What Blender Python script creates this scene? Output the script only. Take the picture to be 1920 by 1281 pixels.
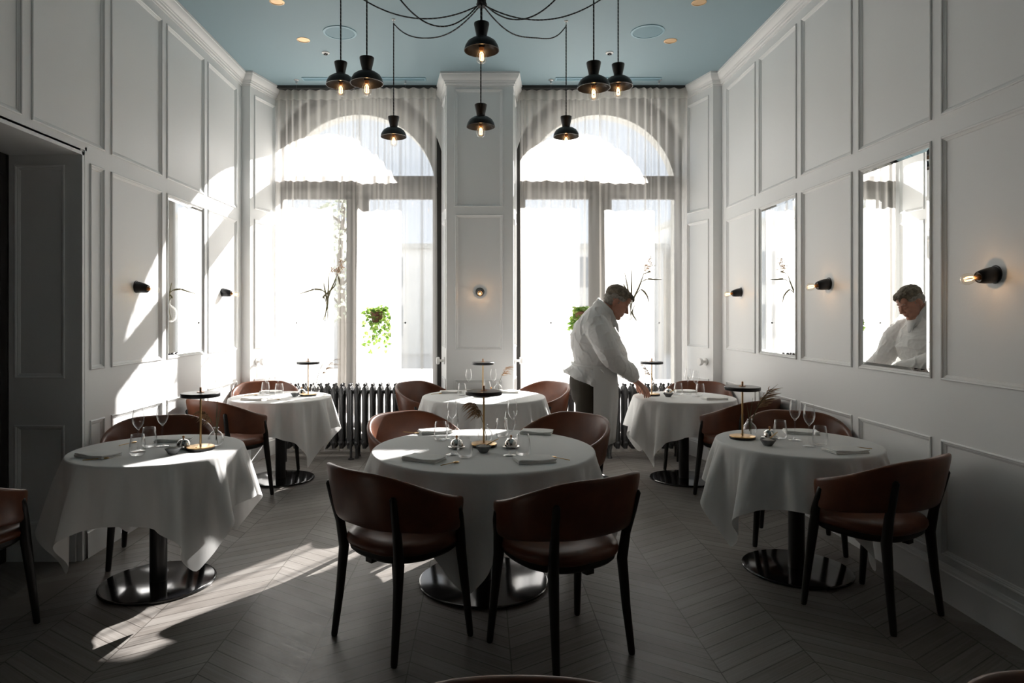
import bpy, bmesh, math, random
import numpy as np
from mathutils import Vector, Matrix, Euler

# ---------------------------------------------------------------- camera, sky, sun, exposure
SC = bpy.context.scene
COL = SC.collection
for o in list(bpy.data.objects):
    bpy.data.objects.remove(o)
EYE = 1.45
cam_d = bpy.data.cameras.new('camera')
cam = bpy.data.objects.new('camera', cam_d); COL.objects.link(cam)
cam.location = (0, 0, EYE); cam.rotation_euler = (math.pi/2, 0, 0)
cam_d.sensor_width = 36; cam_d.lens = 36*1250/1920
cam_d.shift_x = 57/1920; cam_d.shift_y = -50.5/1920
cam_d.clip_start = 0.05; cam_d.clip_end = 300
SC.camera = cam

world = bpy.data.worlds.new('sky'); SC.world = world; world.use_nodes = True
bg = world.node_tree.nodes['Background']
bg.inputs[0].default_value = (0.82, 0.90, 1.0, 1); bg.inputs[1].default_value = 0.19
sun_d = bpy.data.lights.new('sun', 'SUN'); sun = bpy.data.objects.new('sun', sun_d); COL.objects.link(sun)
SUNDIR = Vector((0.60, 1.0, 0.62))           # towards the sun, out through the windows
sun.rotation_euler = SUNDIR.to_track_quat('Z', 'Y').to_euler()
sun_d.energy = 5.3; sun_d.angle = math.radians(0.6); sun_d.color = (1.0, 0.97, 0.935)
sun.location = (6, 20, 14)
SC.view_settings.view_transform = 'Standard'; SC.view_settings.look = 'None'
SC.view_settings.gamma = 1.0; SC.view_settings.use_curve_mapping = False
SC.view_settings.exposure = 2.78
SC.cycles.use_denoising = True; SC.cycles.use_adaptive_sampling = True; SC.cycles.adaptive_threshold = 0.02
SC.cycles.max_bounces = 10; SC.cycles.diffuse_bounces = 6; SC.cycles.glossy_bounces = 5
SC.cycles.transmission_bounces = 8; SC.cycles.transparent_max_bounces = 24
SC.cycles.caustics_reflective = False; SC.cycles.caustics_refractive = False
SC.cycles.sample_clamp_indirect = 6.0

# ---------------------------------------------------------------- node helpers and materials
class E:
    """tiny expression wrapper around shader sockets"""
    def __init__(s, nt, sock): s.nt, s.k = nt, sock
    def _m(s, op, *a):
        n = s.nt.nodes.new('ShaderNodeMath'); n.operation = op
        for i, v in enumerate((s,)+a):
            if isinstance(v, E): s.nt.links.new(v.k, n.inputs[i])
            else: n.inputs[i].default_value = v
        return E(s.nt, n.outputs[0])
    def __add__(s, o): return s._m('ADD', o)
    def __sub__(s, o): return s._m('SUBTRACT', o)
    def __mul__(s, o): return s._m('MULTIPLY', o)
    def __truediv__(s, o): return s._m('DIVIDE', o)
    def floor(s): return s._m('FLOOR')
    def fract(s): return s._m('FRACT')
    def abs(s): return s._m('ABSOLUTE')
    def gt(s, v): return s._m('GREATER_THAN', v)
    def lt(s, v): return s._m('LESS_THAN', v)
    def pp(s, v): return s._m('PINGPONG', v)
    def mx(s, v): return s._m('MAXIMUM', v)
    def mn(s, v): return s._m('MINIMUM', v)

def mat(name):
    m = bpy.data.materials.new(name); m.use_nodes = True
    nt = m.node_tree; return m, nt, nt.nodes['Principled BSDF'], nt.nodes['Material Output']

def noise(nt, scale, detail=3, vec=None, rough=0.5):
    n = nt.nodes.new('ShaderNodeTexNoise'); n.inputs['Scale'].default_value = scale
    n.inputs['Detail'].default_value = detail; n.inputs['Roughness'].default_value = rough
    if vec is None:
        t = nt.nodes.new('ShaderNodeTexCoord'); vec = t.outputs['Object']
    nt.links.new(vec, n.inputs['Vector'])
    return n.outputs['Fac']

def ramp(nt, fac, stops):
    r = nt.nodes.new('ShaderNodeValToRGB'); el = r.color_ramp.elements
    el[0].position, el[0].color = stops[0][0], (*stops[0][1], 1)
    el[1].position, el[1].color = stops[-1][0], (*stops[-1][1], 1)
    for p, c in stops[1:-1]:
        e = el.new(p); e.color = (*c, 1)
    nt.links.new(fac, r.inputs[0]); return r.outputs[0]

def bump(nt, b, h, strength, dist=0.01):
    n = nt.nodes.new('ShaderNodeBump'); n.inputs['Strength'].default_value = strength; n.inputs['Distance'].default_value = dist
    nt.links.new(h, n.inputs['Height']); nt.links.new(n.outputs[0], b.inputs['Normal']); return n

def plain(name, col, rough=0.5, metal=0.0, spec=0.5, var=0.0, vscale=8, bmp=0.0, bscale=60, sheen=0.0, coat=0.0):
    m, nt, b, o = mat(name)
    b.inputs['Base Color'].default_value = (*col, 1); b.inputs['Roughness'].default_value = rough
    b.inputs['Metallic'].default_value = metal; b.inputs['Specular IOR Level'].default_value = spec
    b.inputs['Sheen Weight'].default_value = sheen; b.inputs['Coat Weight'].default_value = coat
    if var:
        f = noise(nt, vscale, 4)
        nt.links.new(ramp(nt, f, [(0.3, tuple(c*(1-var) for c in col)), (0.7, tuple(min(1, c*(1+var)) for c in col))]), b.inputs['Base Color'])
    if bmp: bump(nt, b, noise(nt, bscale, 4), bmp)
    return m

def thin_glass(name, tint=(1, 1, 1), edge=0.55, base=0.04, power=3.0):
    """thin clear glass: see-through face-on, reflecting towards its edges"""
    m, nt, b, o = mat(name); nt.nodes.remove(b)
    t = nt.nodes.new('ShaderNodeBsdfTransparent'); t.inputs[0].default_value = (*tint, 1)
    g = nt.nodes.new('ShaderNodeBsdfGlossy'); g.inputs['Roughness'].default_value = 0.02
    lw = nt.nodes.new('ShaderNodeLayerWeight'); lw.inputs[0].default_value = 0.5
    f = E(nt, lw.outputs['Facing'])
    f = f._m('POWER', power)*edge + base
    mx = nt.nodes.new('ShaderNodeMixShader'); nt.links.new(f.k, mx.inputs[0])
    nt.links.new(t.outputs[0], mx.inputs[1]); nt.links.new(g.outputs[0], mx.inputs[2])
    nt.links.new(mx.outputs[0], o.inputs[0]); return m

def emitter(name, col, s):
    m, nt, b, o = mat(name)
    b.inputs['Base Color'].default_value = (*col, 1)
    b.inputs['Emission Color'].default_value = (*col, 1); b.inputs['Emission Strength'].default_value = s
    return m

def sheer(name, col, transp, trans_col):
    m, nt, b, o = mat(name); nt.nodes.remove(b)
    t = nt.nodes.new('ShaderNodeBsdfTransparent'); t.inputs[0].default_value = (1, 1, 1, 1)
    d = nt.nodes.new('ShaderNodeBsdfDiffuse'); d.inputs[0].default_value = (*col, 1)
    l = nt.nodes.new('ShaderNodeBsdfTranslucent'); l.inputs[0].default_value = (*trans_col, 1)
    a = nt.nodes.new('ShaderNodeMixShader'); a.inputs[0].default_value = 0.62
    nt.links.new(d.outputs[0], a.inputs[1]); nt.links.new(l.outputs[0], a.inputs[2])
    lw = nt.nodes.new('ShaderNodeLayerWeight'); lw.inputs[0].default_value = 0.5
    # threads close up where the cloth is seen (or lit) at a slant, inside each fold
    f = (E(nt, lw.outputs['Facing'])._m('POWER', 0.9)*-1.0 + 1.0)*transp
    mx = nt.nodes.new('ShaderNodeMixShader'); nt.links.new(f.k, mx.inputs[0])
    nt.links.new(a.outputs[0], mx.inputs[1]); nt.links.new(t.outputs[0], mx.inputs[2])
    nt.links.new(mx.outputs[0], o.inputs[0]); return m

def linen(name, col, trans=0.18):
    m, nt, b, o = mat(name)
    b.inputs['Base Color'].default_value = (*col, 1); b.inputs['Roughness'].default_value = 0.85
    b.inputs['Sheen Weight'].default_value = 0.15; b.inputs['Specular IOR Level'].default_value = 0.15
    bump(nt, b, noise(nt, 500, 2), 0.06, 0.002)
    l = nt.nodes.new('ShaderNodeBsdfTranslucent'); l.inputs[0].default_value = (*col, 1)
    mx = nt.nodes.new('ShaderNodeMixShader'); mx.inputs[0].default_value = trans
    nt.links.new(b.outputs[0], mx.inputs[1]); nt.links.new(l.outputs[0], mx.inputs[2])
    nt.links.new(mx.outputs[0], o.inputs[0]); return m

def variegated(name):
    m, nt, b, o = mat(name)
    c = ramp(nt, noise(nt, 26, 2), [(0.35, (0.10, 0.24, 0.035)), (0.5, (0.24, 0.40, 0.07)), (0.66, (0.55, 0.62, 0.25))])
    nt.links.new(c, b.inputs['Base Color']); b.inputs['Roughness'].default_value = 0.4
    l = nt.nodes.new('ShaderNodeBsdfTranslucent'); nt.links.new(c, l.inputs[0])
    mx = nt.nodes.new('ShaderNodeMixShader'); mx.inputs[0].default_value = 0.5
    nt.links.new(b.outputs[0], mx.inputs[1]); nt.links.new(l.outputs[0], mx.inputs[2])
    nt.links.new(mx.outputs[0], o.inputs[0]); return m

def floor_mat():
    m, nt, b, o = mat('whitewashed_oak_chevron')
    tc = nt.nodes.new('ShaderNodeTexCoord'); sp = nt.nodes.new('ShaderNodeSeparateXYZ')
    nt.links.new(tc.outputs['Object'], sp.inputs[0])
    x, y = E(nt, sp.outputs[0]), E(nt, sp.outputs[1])
    P = 0.423
    u = (x + (0.30 + 40*P))/P
    col = u.floor(); fu = u.fract()
    tri = u.pp(1.0)*P                          # distance from the far-pointing seams
    v = (y + tri*0.66)/0.096
    row = v.floor(); fv = v.fract()
    side = ((u*0.5).fract()).gt(0.5)*2.0 - 1.0
    # per-plank random numbers
    cx = nt.nodes.new('ShaderNodeCombineXYZ'); nt.links.new(col.k, cx.inputs[0]); nt.links.new(row.k, cx.inputs[1])
    wn = nt.nodes.new('ShaderNodeTexWhiteNoise'); nt.links.new(cx.outputs[0], wn.inputs['Vector'])
    rnd = E(nt, wn.outputs['Value'])
    # coordinates along and across the plank for the grain
    along = x*0.83 + y*(side*-0.55)
    gx = nt.nodes.new('ShaderNodeCombineXYZ')
    nt.links.new((along*1.6 + rnd*37.0).k, gx.inputs[0]); nt.links.new((v*2.6).k, gx.inputs[1]); nt.links.new((rnd*11.0).k, gx.inputs[2])
    grain = E(nt, noise(nt, 3.0, 6, gx.outputs[0], 0.65))
    blot = E(nt, noise(nt, 1.3, 4))
    worn = E(nt, noise(nt, 7.0, 6, None, 0.7))
    tone = grain*0.58 + rnd*0.13 + blot*0.42
    base = ramp(nt, tone.k, [(0.30, (0.105, 0.088, 0.075)), (0.48, (0.175, 0.157, 0.142)), (0.66, (0.255, 0.237, 0.22)), (0.85, (0.345, 0.325, 0.305))])
    # gaps between planks and at the seams
    gv = (fv - 0.5).abs().gt(0.466); gu = (fu - 0.5).abs().gt(0.494)
    gap = gv.mx(gu)
    # straight border boards along the walls
    bx = x.abs().gt(2.20); bl = ((x.abs() - 2.20).abs()).lt(0.004)
    gap = (gap*(bx*-1.0 + 1.0)).mx(bl)
    dark = gap*(worn*1.1 + 0.2)
    mx = nt.nodes.new('ShaderNodeMix'); mx.data_type = 'RGBA'
    nt.links.new((dark.mn(0.92)).k, mx.inputs['Factor']); nt.links.new(base, mx.inputs['A'])
    mx.inputs['B'].default_value = (0.045, 0.036, 0.03, 1)
    nt.links.new(mx.outputs['Result'], b.inputs['Base Color'])
    rg = grain*0.25 + worn*0.22 + 0.22
    nt.links.new(rg.k, b.inputs['Roughness']); b.inputs['Specular IOR Level'].default_value = 0.45
    h = grain*0.25 + worn*0.3 - gap*1.2 + rnd*0.35
    bump(nt, b, h.k, 0.35, 0.004)
    return m

def leather():
    m, nt, b, o = mat('cognac_leather')
    f = noise(nt, 9, 5)
    nt.links.new(ramp(nt, f, [(0.3, (0.086, 0.025, 0.010)), (0.7, (0.150, 0.047, 0.018))]), b.inputs['Base Color'])
    b.inputs['Roughness'].default_value = 0.36; b.inputs['Specular IOR Level'].default_value = 0.5
    bump(nt, b, noise(nt, 220, 4), 0.12, 0.002)
    return m

def cord_mat():
    m, nt, b, o = mat('twisted_black_flex')
    tc = nt.nodes.new('ShaderNodeTexCoord'); sp = nt.nodes.new('ShaderNodeSeparateXYZ'); nt.links.new(tc.outputs['Object'], sp.inputs[0])
    s = (E(nt, sp.outputs[2])*38.0 + E(nt, sp.outputs[0])*30.0).fract().gt(0.7)
    nt.links.new(ramp(nt, s.k, [(0.0, (0.012, 0.012, 0.013)), (1.0, (0.10, 0.10, 0.10))]), b.inputs['Base Color'])
    b.inputs['Roughness'].default_value = 0.7; return m

M = {}
M['wall'] = plain('grey_painted_panelling', (0.79, 0.795, 0.79), 0.42, spec=0.4, bmp=0.03, bscale=90)
M['trim'] = plain('white_painted_plaster', (0.80, 0.795, 0.785), 0.45, spec=0.4)
M['ceil'] = plain('blue_ceiling_paint', (0.27, 0.37, 0.41), 0.6, spec=0.3)
M['ceil_dark'] = plain('blue_grille', (0.17, 0.29, 0.34), 0.6)
M['ceil_rim'] = plain('blue_fitting_rim', (0.28, 0.45, 0.52), 0.45)
M['floor'] = floor_mat()
M['stone'] = plain('pale_stone', (0.62, 0.61, 0.57), 0.8, var=0.06)
M['frame'] = plain('charcoal_window_frame', (0.022, 0.021, 0.020), 0.45)
M['sash'] = plain('dark_grey_sash', (0.085, 0.080, 0.076), 0.5)
M['pane'] = thin_glass('window_glass', edge=0.5, base=0.03)
M['curtain'] = sheer('sheer_white_curtain', (0.50, 0.465, 0.425), 0.66, (0.91, 0.88, 0.84))
M['header'] = sheer('double_curtain_heading', (0.80, 0.78, 0.74), 0.18, (0.75, 0.73, 0.70))
M['leather'] = leather()
M['blackwood'] = plain('black_stained_wood', (0.008, 0.0075, 0.007), 0.42, spec=0.4, var=0.2, vscale=30)
M['blacksteel'] = plain('polished_black_steel', (0.008, 0.008, 0.009), 0.10, spec=0.8)
M['blackmatte'] = plain('black_enamel', (0.010, 0.010, 0.011), 0.32, spec=0.5)
M['brass'] = plain('brushed_brass', (0.62, 0.40, 0.17), 0.28, metal=1.0)
M['bronze'] = plain('warm_brass_socket', (0.50, 0.25, 0.11), 0.35, metal=1.0)
M['copper'] = plain('gold_downlight', (0.62, 0.42, 0.24), 0.35, metal=0.8)
M['silver'] = plain('polished_silver', (0.80, 0.77, 0.73), 0.08, metal=1.0)
M['mirror'] = plain('silvered_mirror', (0.93, 0.94, 0.93), 0.0, metal=1.0)
M['glass'] = thin_glass('clear_glass', edge=0.75, base=0.05)
M['crystal'] = thin_glass('clear_drinking_glass', edge=0.92, base=0.022, power=2.6)
M['bulb'] = thin_glass('bulb_glass', (1.0, 0.97, 0.92), 0.6, 0.05)
M['filament'] = emitter('glowing_filament', (1.0, 0.52, 0.18), 2.6)
M['cloth'] = linen('white_table_linen', (0.87, 0.865, 0.85), 0.15)
M['napkin'] = linen('cream_napkin', (0.91, 0.90, 0.875), 0.08)
M['ceramic'] = plain('grey_stoneware', (0.13, 0.135, 0.135), 0.6, var=0.15, vscale=40)
M['salt'] = plain('coarse_salt', (0.55, 0.53, 0.50), 0.8, bmp=0.5, bscale=300)
M['iron'] = plain('cast_iron_paint', (0.050, 0.050, 0.052), 0.42, spec=0.5, bmp=0.05, bscale=80)
M['steel'] = plain('bare_steel', (0.5, 0.5, 0.5), 0.35, metal=1.0)
M['white'] = plain('white_lacquer', (0.78, 0.77, 0.75), 0.35)
M['nearwall'] = plain('darkened_rear_panelling', (0.10, 0.10, 0.10), 0.6)  # unseen rear wall, coloured dark so little light bounces back
M['dim'] = plain('dark_frame_and_void', (0.035, 0.033, 0.031), 0.6)
M['track'] = plain('dark_track', (0.03, 0.03, 0.03), 0.5)
M['cord'] = cord_mat()
M['reed'] = plain('dried_reed', (0.40, 0.25, 0.14), 0.8, var=0.3, vscale=50)
M['reedleaf'] = plain('dried_grass_blade', (0.16, 0.14, 0.075), 0.7, var=0.3, vscale=40)
M['leaf'] = variegated('pothos_leaf')
M['leafstem'] = plain('green_stem', (0.10, 0.17, 0.04), 0.6)
M['wicker'] = plain('brown_pot', (0.20, 0.09, 0.05), 0.7, var=0.3, vscale=60)
M['jacket'] = linen('white_cotton_jacket', (0.86, 0.86, 0.85), 0.10)
M['apron'] = linen('white_apron_cotton', (0.87, 0.87, 0.86), 0.10)
M['shirt'] = plain('white_undershirt', (0.80, 0.80, 0.80), 0.8)
M['trousers'] = plain('dark_olive_trousers', (0.040, 0.032, 0.020), 0.85, sheen=0.2)
M['skin'] = plain('ruddy_skin', (0.52, 0.265, 0.19), 0.5, spec=0.35, var=0.12, vscale=20)
M['lips'] = plain('lip_skin', (0.28, 0.09, 0.07), 0.5)
M['hair'] = plain('greying_brown_hair', (0.20, 0.165, 0.125), 0.75, var=0.45, vscale=45, bmp=0.9, bscale=120)
M['greyhair'] = plain('grey_hair', (0.34, 0.31, 0.27), 0.75, var=0.3, vscale=60, bmp=0.9, bscale=160)
M['eye'] = plain('eye_white', (0.5, 0.48, 0.46), 0.2)
M['shoe'] = plain('black_shoe', (0.01, 0.01, 0.01), 0.4)
M['asphalt'] = plain('pale_paving', (0.52, 0.51, 0.49), 0.85, var=0.1)
M['facade'] = plain('pale_facade', (0.84, 0.83, 0.80), 0.85, var=0.06, vscale=1)
M['facade_glass'] = plain('facade_window', (0.30, 0.33, 0.36), 0.2)
M['bark'] = plain('bark', (0.10, 0.08, 0.06), 0.9)
M['treeleaf'] = linen('tree_leaf', (0.42, 0.46, 0.36), 0.4)
M['soft'] = plain('thin_wire', (0.45, 0.45, 0.45), 0.4, metal=0.6)

# ---------------------------------------------------------------- mesh helpers
class MB:
    def __init__(s): s.v, s.f, s.mi = [], [], []; s.cur = 0
    def vert(s, p): s.v.append(tuple(p)); return len(s.v)-1
    def face(s, *i): s.f.append(tuple(i)); s.mi.append(s.cur)
    def box(s, x0, x1, y0, y1, z0, z1):
        b = len(s.v)
        for z in (z0, z1):
            for x, y in ((x0, y0), (x1, y0), (x1, y1), (x0, y1)): s.v.append((x, y, z))
        for q in ((0, 3, 2, 1), (4, 5, 6, 7), (0, 1, 5, 4), (1, 2, 6, 5), (2, 3, 7, 6), (3, 0, 4, 7)):
            s.face(*[b+k for k in q])
        return s
    def loops(s, rings, closed=True, cap=True):
        """skin a list of rings (lists of points of equal length)"""
        n = len(rings[0]); b = len(s.v)
        for r in rings:
            for p in r: s.v.append(tuple(p))
        for k in range(len(rings)-1):
            for i in range(n if closed else n-1):
                j = (i+1) % n
                s.face(b+k*n+i, b+k*n+j, b+(k+1)*n+j, b+(k+1)*n+i)
        if cap and closed:
            s.face(*[b+i for i in range(n)][::-1]); s.face(*[b+(len(rings)-1)*n+i for i in range(n)])
        return s
    def lathe(s, prof, seg=24, at=(0, 0, 0), axis=None):
        """revolve (r, z) pairs; r = 0 ends close to a point"""
        T = Matrix.Translation(at)
        if axis is not None: T = T @ Vector(axis).to_track_quat('Z', 'Y').to_matrix().to_4x4()
        prev = None
        for r, z in prof:
            if r < 1e-6: ring = [s.vert(T @ Vector((0, 0, z)))]
            else: ring = [s.vert(T @ Vector((r*math.cos(2*math.pi*i/seg), r*math.sin(2*math.pi*i/seg), z))) for i in range(seg)]
            if prev is not None:
                if len(prev) == 1 and len(ring) > 1:
                    for i in range(seg): s.face(prev[0], ring[(i+1) % seg], ring[i])
                elif len(ring) == 1 and len(prev) > 1:
                    for i in range(seg): s.face(prev[i], prev[(i+1) % seg], ring[0])
                elif len(ring) > 1:
                    for i in range(seg): s.face(prev[i], prev[(i+1) % seg], ring[(i+1) % seg], ring[i])
            prev = ring
        return s
    def tube(s, pts, rad, seg=8, flat=1.0, up=None, cap=True):
        """sweep a circle (or ellipse, flat < 1) along points; rad is a number or one per point"""
        pts = [Vector(p) for p in pts]; n = len(pts)
        if not hasattr(rad, '__len__'): rad = [rad]*n
        ref = Vector(up) if up is not None else None
        rings = []; prevx = None
        for k in range(n):
            t = (pts[min(k+1, n-1)]-pts[max(k-1, 0)])
            t = t.normalized() if t.length > 1e-9 else Vector((0, 0, 1))
            if ref is not None: xa = ref - t*ref.dot(t)
            elif prevx is not None: xa = prevx - t*prevx.dot(t)
            else:
                xa = Vector((1, 0, 0)) if abs(t.x) < 0.9 else Vector((0, 1, 0)); xa = xa - t*xa.dot(t)
            if xa.length < 1e-6: xa = t.orthogonal()
            xa.normalize(); prevx = xa; ya = t.cross(xa)
            r = rad[k]
            rings.append([pts[k] + xa*(r*math.cos(2*math.pi*i/seg)) + ya*(r*flat*math.sin(2*math.pi*i/seg)) for i in range(seg)])
        return s.loops(rings, True, cap)
    def ellipsoid(s, c, r, rot=None, seg=20, rings=12):
        R = rot if rot is not None else Matrix.Identity(3)
        pr = []
        for k in range(rings+1):
            a = math.pi*k/rings
            pr.append((math.sin(a), -math.cos(a)))
        b = len(s.v)
        s.lathe([(0, -1)] + pr[1:-1] + [(0, 1)], seg)
        for i in range(b, len(s.v)):
            x, y, z = s.v[i]; q = R @ Vector((x*r[0], y*r[1], z*r[2])); s.v[i] = (c[0]+q.x, c[1]+q.y, c[2]+q.z)
        return s
    def build(s, name, m, parent=None, smooth=True, angle=35, fix=True):
        me = bpy.data.meshes.new(name); me.from_pydata(s.v, [], s.f); me.update()
        for mm in (m if isinstance(m, (list, tuple)) else [m]): me.materials.append(mm)
        if max(s.mi, default=0): me.polygons.foreach_set('material_index', s.mi)
        if fix:
            bm = bmesh.new(); bm.from_mesh(me); bmesh.ops.recalc_face_normals(bm, faces=bm.faces); bm.to_mesh(me); bm.free()
        me.polygons.foreach_set('use_smooth', [smooth]*len(me.polygons))
        if smooth and angle: me.set_sharp_from_angle(angle=math.radians(angle))
        o = bpy.data.objects.new(name, me); COL.objects.link(o)
        if parent is not None: o.parent = parent
        return o

def tag(o, label=None, cat=None, group=None, kind=None):
    if label: o['label'] = label
    if cat: o['category'] = cat
    if group: o['group'] = group
    if kind: o['kind'] = kind
    return o
def thing(name, label, cat, loc=(0, 0, 0), rotz=0, group=None):
    o = bpy.data.objects.new(name, None); COL.objects.link(o); o.empty_display_size = 0.1
    o.location = loc; o.rotation_euler = (0, 0, rotz)
    return tag(o, label, cat, group)
def struct(o): o['kind'] = 'structure'; return o
def dup(src, loc, rotz=0, label=None, group=None, scale=None):
    def rec(o, par):
        c = o.copy(); COL.objects.link(c); c.parent = par
        for ch in list(o.children): rec(ch, c)
        return c
    r = rec(src, None); r.location = loc; r.rotation_euler = (0, 0, rotz)
    if scale: r.scale = (scale,)*3
    if label: r['label'] = label
    if group: r['group'] = group
    return r
def subsurf(o, lv=1):
    md = o.modifiers.new('smooth', 'SUBSURF'); md.levels = lv; md.render_levels = lv; return o
def bevel(o, w, seg=2):
    md = o.modifiers.new('bevel', 'BEVEL'); md.width = w; md.segments = seg; md.limit_method = 'ANGLE'; return o
class Proto:
    """builds on the first call, copies the first one afterwards"""
    def __init__(s, fn): s.fn, s.first = fn, None
    def __call__(s, loc, rotz=0, label=None, group=None, scale=None):
        if s.first is None:
            s.first = s.fn(); r = s.first; r.location = loc; r.rotation_euler = (0, 0, rotz)
            if scale: r.scale = (scale,)*3
            if label: r['label'] = label
            if group: r['group'] = group
            return r
        return dup(s.first, loc, rotz, label, group, scale)
def smoothstep(a, b, x):
    t = min(1, max(0, (x-a)/(b-a))); return t*t*(3-2*t)
def bez(p0, p1, p2, n=10):
    p0, p1, p2 = Vector(p0), Vector(p1), Vector(p2)
    return [p0*(1-t)**2 + p1*(2*t*(1-t)) + p2*t*t for t in [i/n for i in range(n+1)]]
# ---------------------------------------------------------------- the room
XW, HC = 2.36, 3.82
COLS = [(0.4975+0.7495*k-1.5, 1.172+0.7495*k-1.5) for k in range(-1, 10)]
COLS = [(a, b) for a, b in COLS if a > -3]                      # panel pitch along the side walls
ROWS = [(0.22, 0.81), (1.115, 2.36), (2.47, 3.63)]
MOULD = [(0.0, 0.0), (0.0, 0.006), (0.005, 0.009), (0.010, 0.007), (0.013, 0.001), (0.017, 0.001), (0.020, -0.002), (0.026, -0.005), (0.029, -0.009)]

def rect_mould(mb, a, b, c, d, P, prof=MOULD):
    rings = []
    for s, h in prof:
        rings.append([P(a+s, c+s, h), P(b-s, c+s, h), P(b-s, d-s, h), P(a+s, d-s, h)])
    mb.loops(rings, True, False)

def panelled(mb, u0, u1, z0, z1, panels, P, holes=(), depth=0.009):
    us = sorted({u0, u1, *[p[0] for p in panels], *[p[1] for p in panels], *[h[0] for h in holes], *[h[1] for h in holes]})
    zs = sorted({z0, z1, *[p[2] for p in panels], *[p[3] for p in panels], *[h[2] for h in holes], *[h[3] for h in holes]})
    us = [u for u in us if u0-1e-6 <= u <= u1+1e-6]; zs = [z for z in zs if z0-1e-6 <= z <= z1+1e-6]
    for a, b in zip(us, us[1:]):
        for c, d in zip(zs, zs[1:]):
            mu, mz = (a+b)/2, (c+d)/2
            if any(h[0] < mu < h[1] and h[2] < mz < h[3] for h in holes): continue
            inp = any(p[0] < mu < p[1] and p[2] < mz < p[3] for p in panels)
            h = -depth if inp else 0.0
            i = [mb.vert(P(q[0], q[1], h)) for q in ((a, c), (b, c), (b, d), (a, d))]
            mb.face(*i)
    for p in panels: rect_mould(mb, *p, P)

# floor and ceiling
fm = MB(); fm.box(-3.3, 3.3, -3.1, 7.6, -0.12, 0.0); struct(fm.build('floor', M['floor'], smooth=False))
cm = MB(); cm.box(-3.3, 3.3, -3.1, 7.6, HC, HC+0.15); struct(cm.build('ceiling', M['ceil'], smooth=False))

# side walls
PL = lambda u, z, h: (-XW+h, u, z)
PR = lambda u, z, h: (XW-h, u, z)
pan = [(a, b, c, d) for a, b in COLS for c, d in ROWS]
wl = MB(); DOOR = (2.0, 3.92, 0.0, 2.39)
lp = [(a, b, c, d) for a, b, c, d in pan if not (c < 2.4 and b > 1.9 and a < 4.0)] + [(4.015, 4.168, c, d) for c, d in ROWS[:2]] + [(1.55, 1.88, c, d) for c, d in ROWS[:2]]
lp = [p for p in lp if not (p[2] < 2.4 and p[0] < 1.5 and p[1] > 1.5)]
panelled(wl, -3, 6.55, 0, HC, lp, PL, [DOOR])
# casing bead round the opening
for s0, hh in ((0.0, 0.012), (0.035, 0.007)):
    wl.box(-XW, -XW+hh, 3.92+s0, 3.94+s0, 0.0, 2.41+s0); wl.box(-XW, -XW+hh, 1.98-s0, 2.0-s0, 0.0, 2.41+s0)
    wl.box(-XW, -XW+hh, 1.98-s0, 3.94+s0, 2.39+s0, 2.41+s0)
wl.box(-XW-0.25, -XW-0.20, 6.3, 6.9, 0, HC)
struct(wl.build('wall_left', M['wall'], smooth=False, fix=False))
wr = MB(); panelled(wr, -3, 6.55, 0, HC, pan, PR); struct(wr.build('wall_right', M['wall'], smooth=False, fix=False))
# deep reveal of the doorway in the left wall
rv = MB()
PJ = lambda u, z, h: (-XW-u, 3.92-h, z)
panelled(rv, 0, 0.42, 0, 2.39, [(0.09, 0.385, 0.21, 0.80), (0.09, 0.385, 1.075, 2.33)], PJ)
PK = lambda u, z, h: (-XW-u, 2.0+h, z)
panelled(rv, 0, 0.42, 0, 2.39, [(0.09, 0.385, 0.21, 0.80), (0.09, 0.385, 1.075, 2.33)], PK)
rv.box(-XW-0.50, -XW, 2.0, 3.92, 2.39, 2.43)
rv.box(-XW-0.44, -XW-0.02, 3.905, 3.918, 0.0, 0.155); rv.box(-XW-0.44, -XW-0.02, 3.912, 3.918, 0.155, 0.172)
struct(rv.build('trim_4', M['wall'], smooth=False, fix=False))
dr = thing('doorway_1', None, None); struct(dr)
d = MB(); d.box(-2.90, -2.86, 2.0, 3.92, 0, 2.39); struct(d.build('panel', M['dim'], dr, smooth=False))  # flat dark sheet standing for the unlit space beyond the doorway
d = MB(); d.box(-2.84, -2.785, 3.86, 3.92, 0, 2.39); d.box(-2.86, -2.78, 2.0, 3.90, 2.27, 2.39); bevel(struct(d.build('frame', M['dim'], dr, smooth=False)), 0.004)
# near wall behind the camera
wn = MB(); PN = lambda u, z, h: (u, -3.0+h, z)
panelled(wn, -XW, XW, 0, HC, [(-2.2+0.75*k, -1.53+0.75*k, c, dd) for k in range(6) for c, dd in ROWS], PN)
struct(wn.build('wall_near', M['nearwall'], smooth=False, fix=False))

# window wall: corner steps and splayed reveals
def seg_panel(mb, p, q, panels, z1=HC):
    p, q = Vector((*p, 0)), Vector((*q, 0)); d = (q-p); L = d.length; d.normalize(); n = Vector((d.y, -d.x, 0))
    f = lambda u, z, h: tuple(p + d*u + n*h + Vector((0, 0, z)))
    panelled(mb, 0, L, 0, z1, panels(L), f)
none = lambda L: []
rows3 = lambda a, bb: (lambda L: [(a, L-bb, 0.22, 0.81), (a, L-bb, 1.115, 2.40), (a, L-bb, 2.50, 3.63)])
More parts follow.
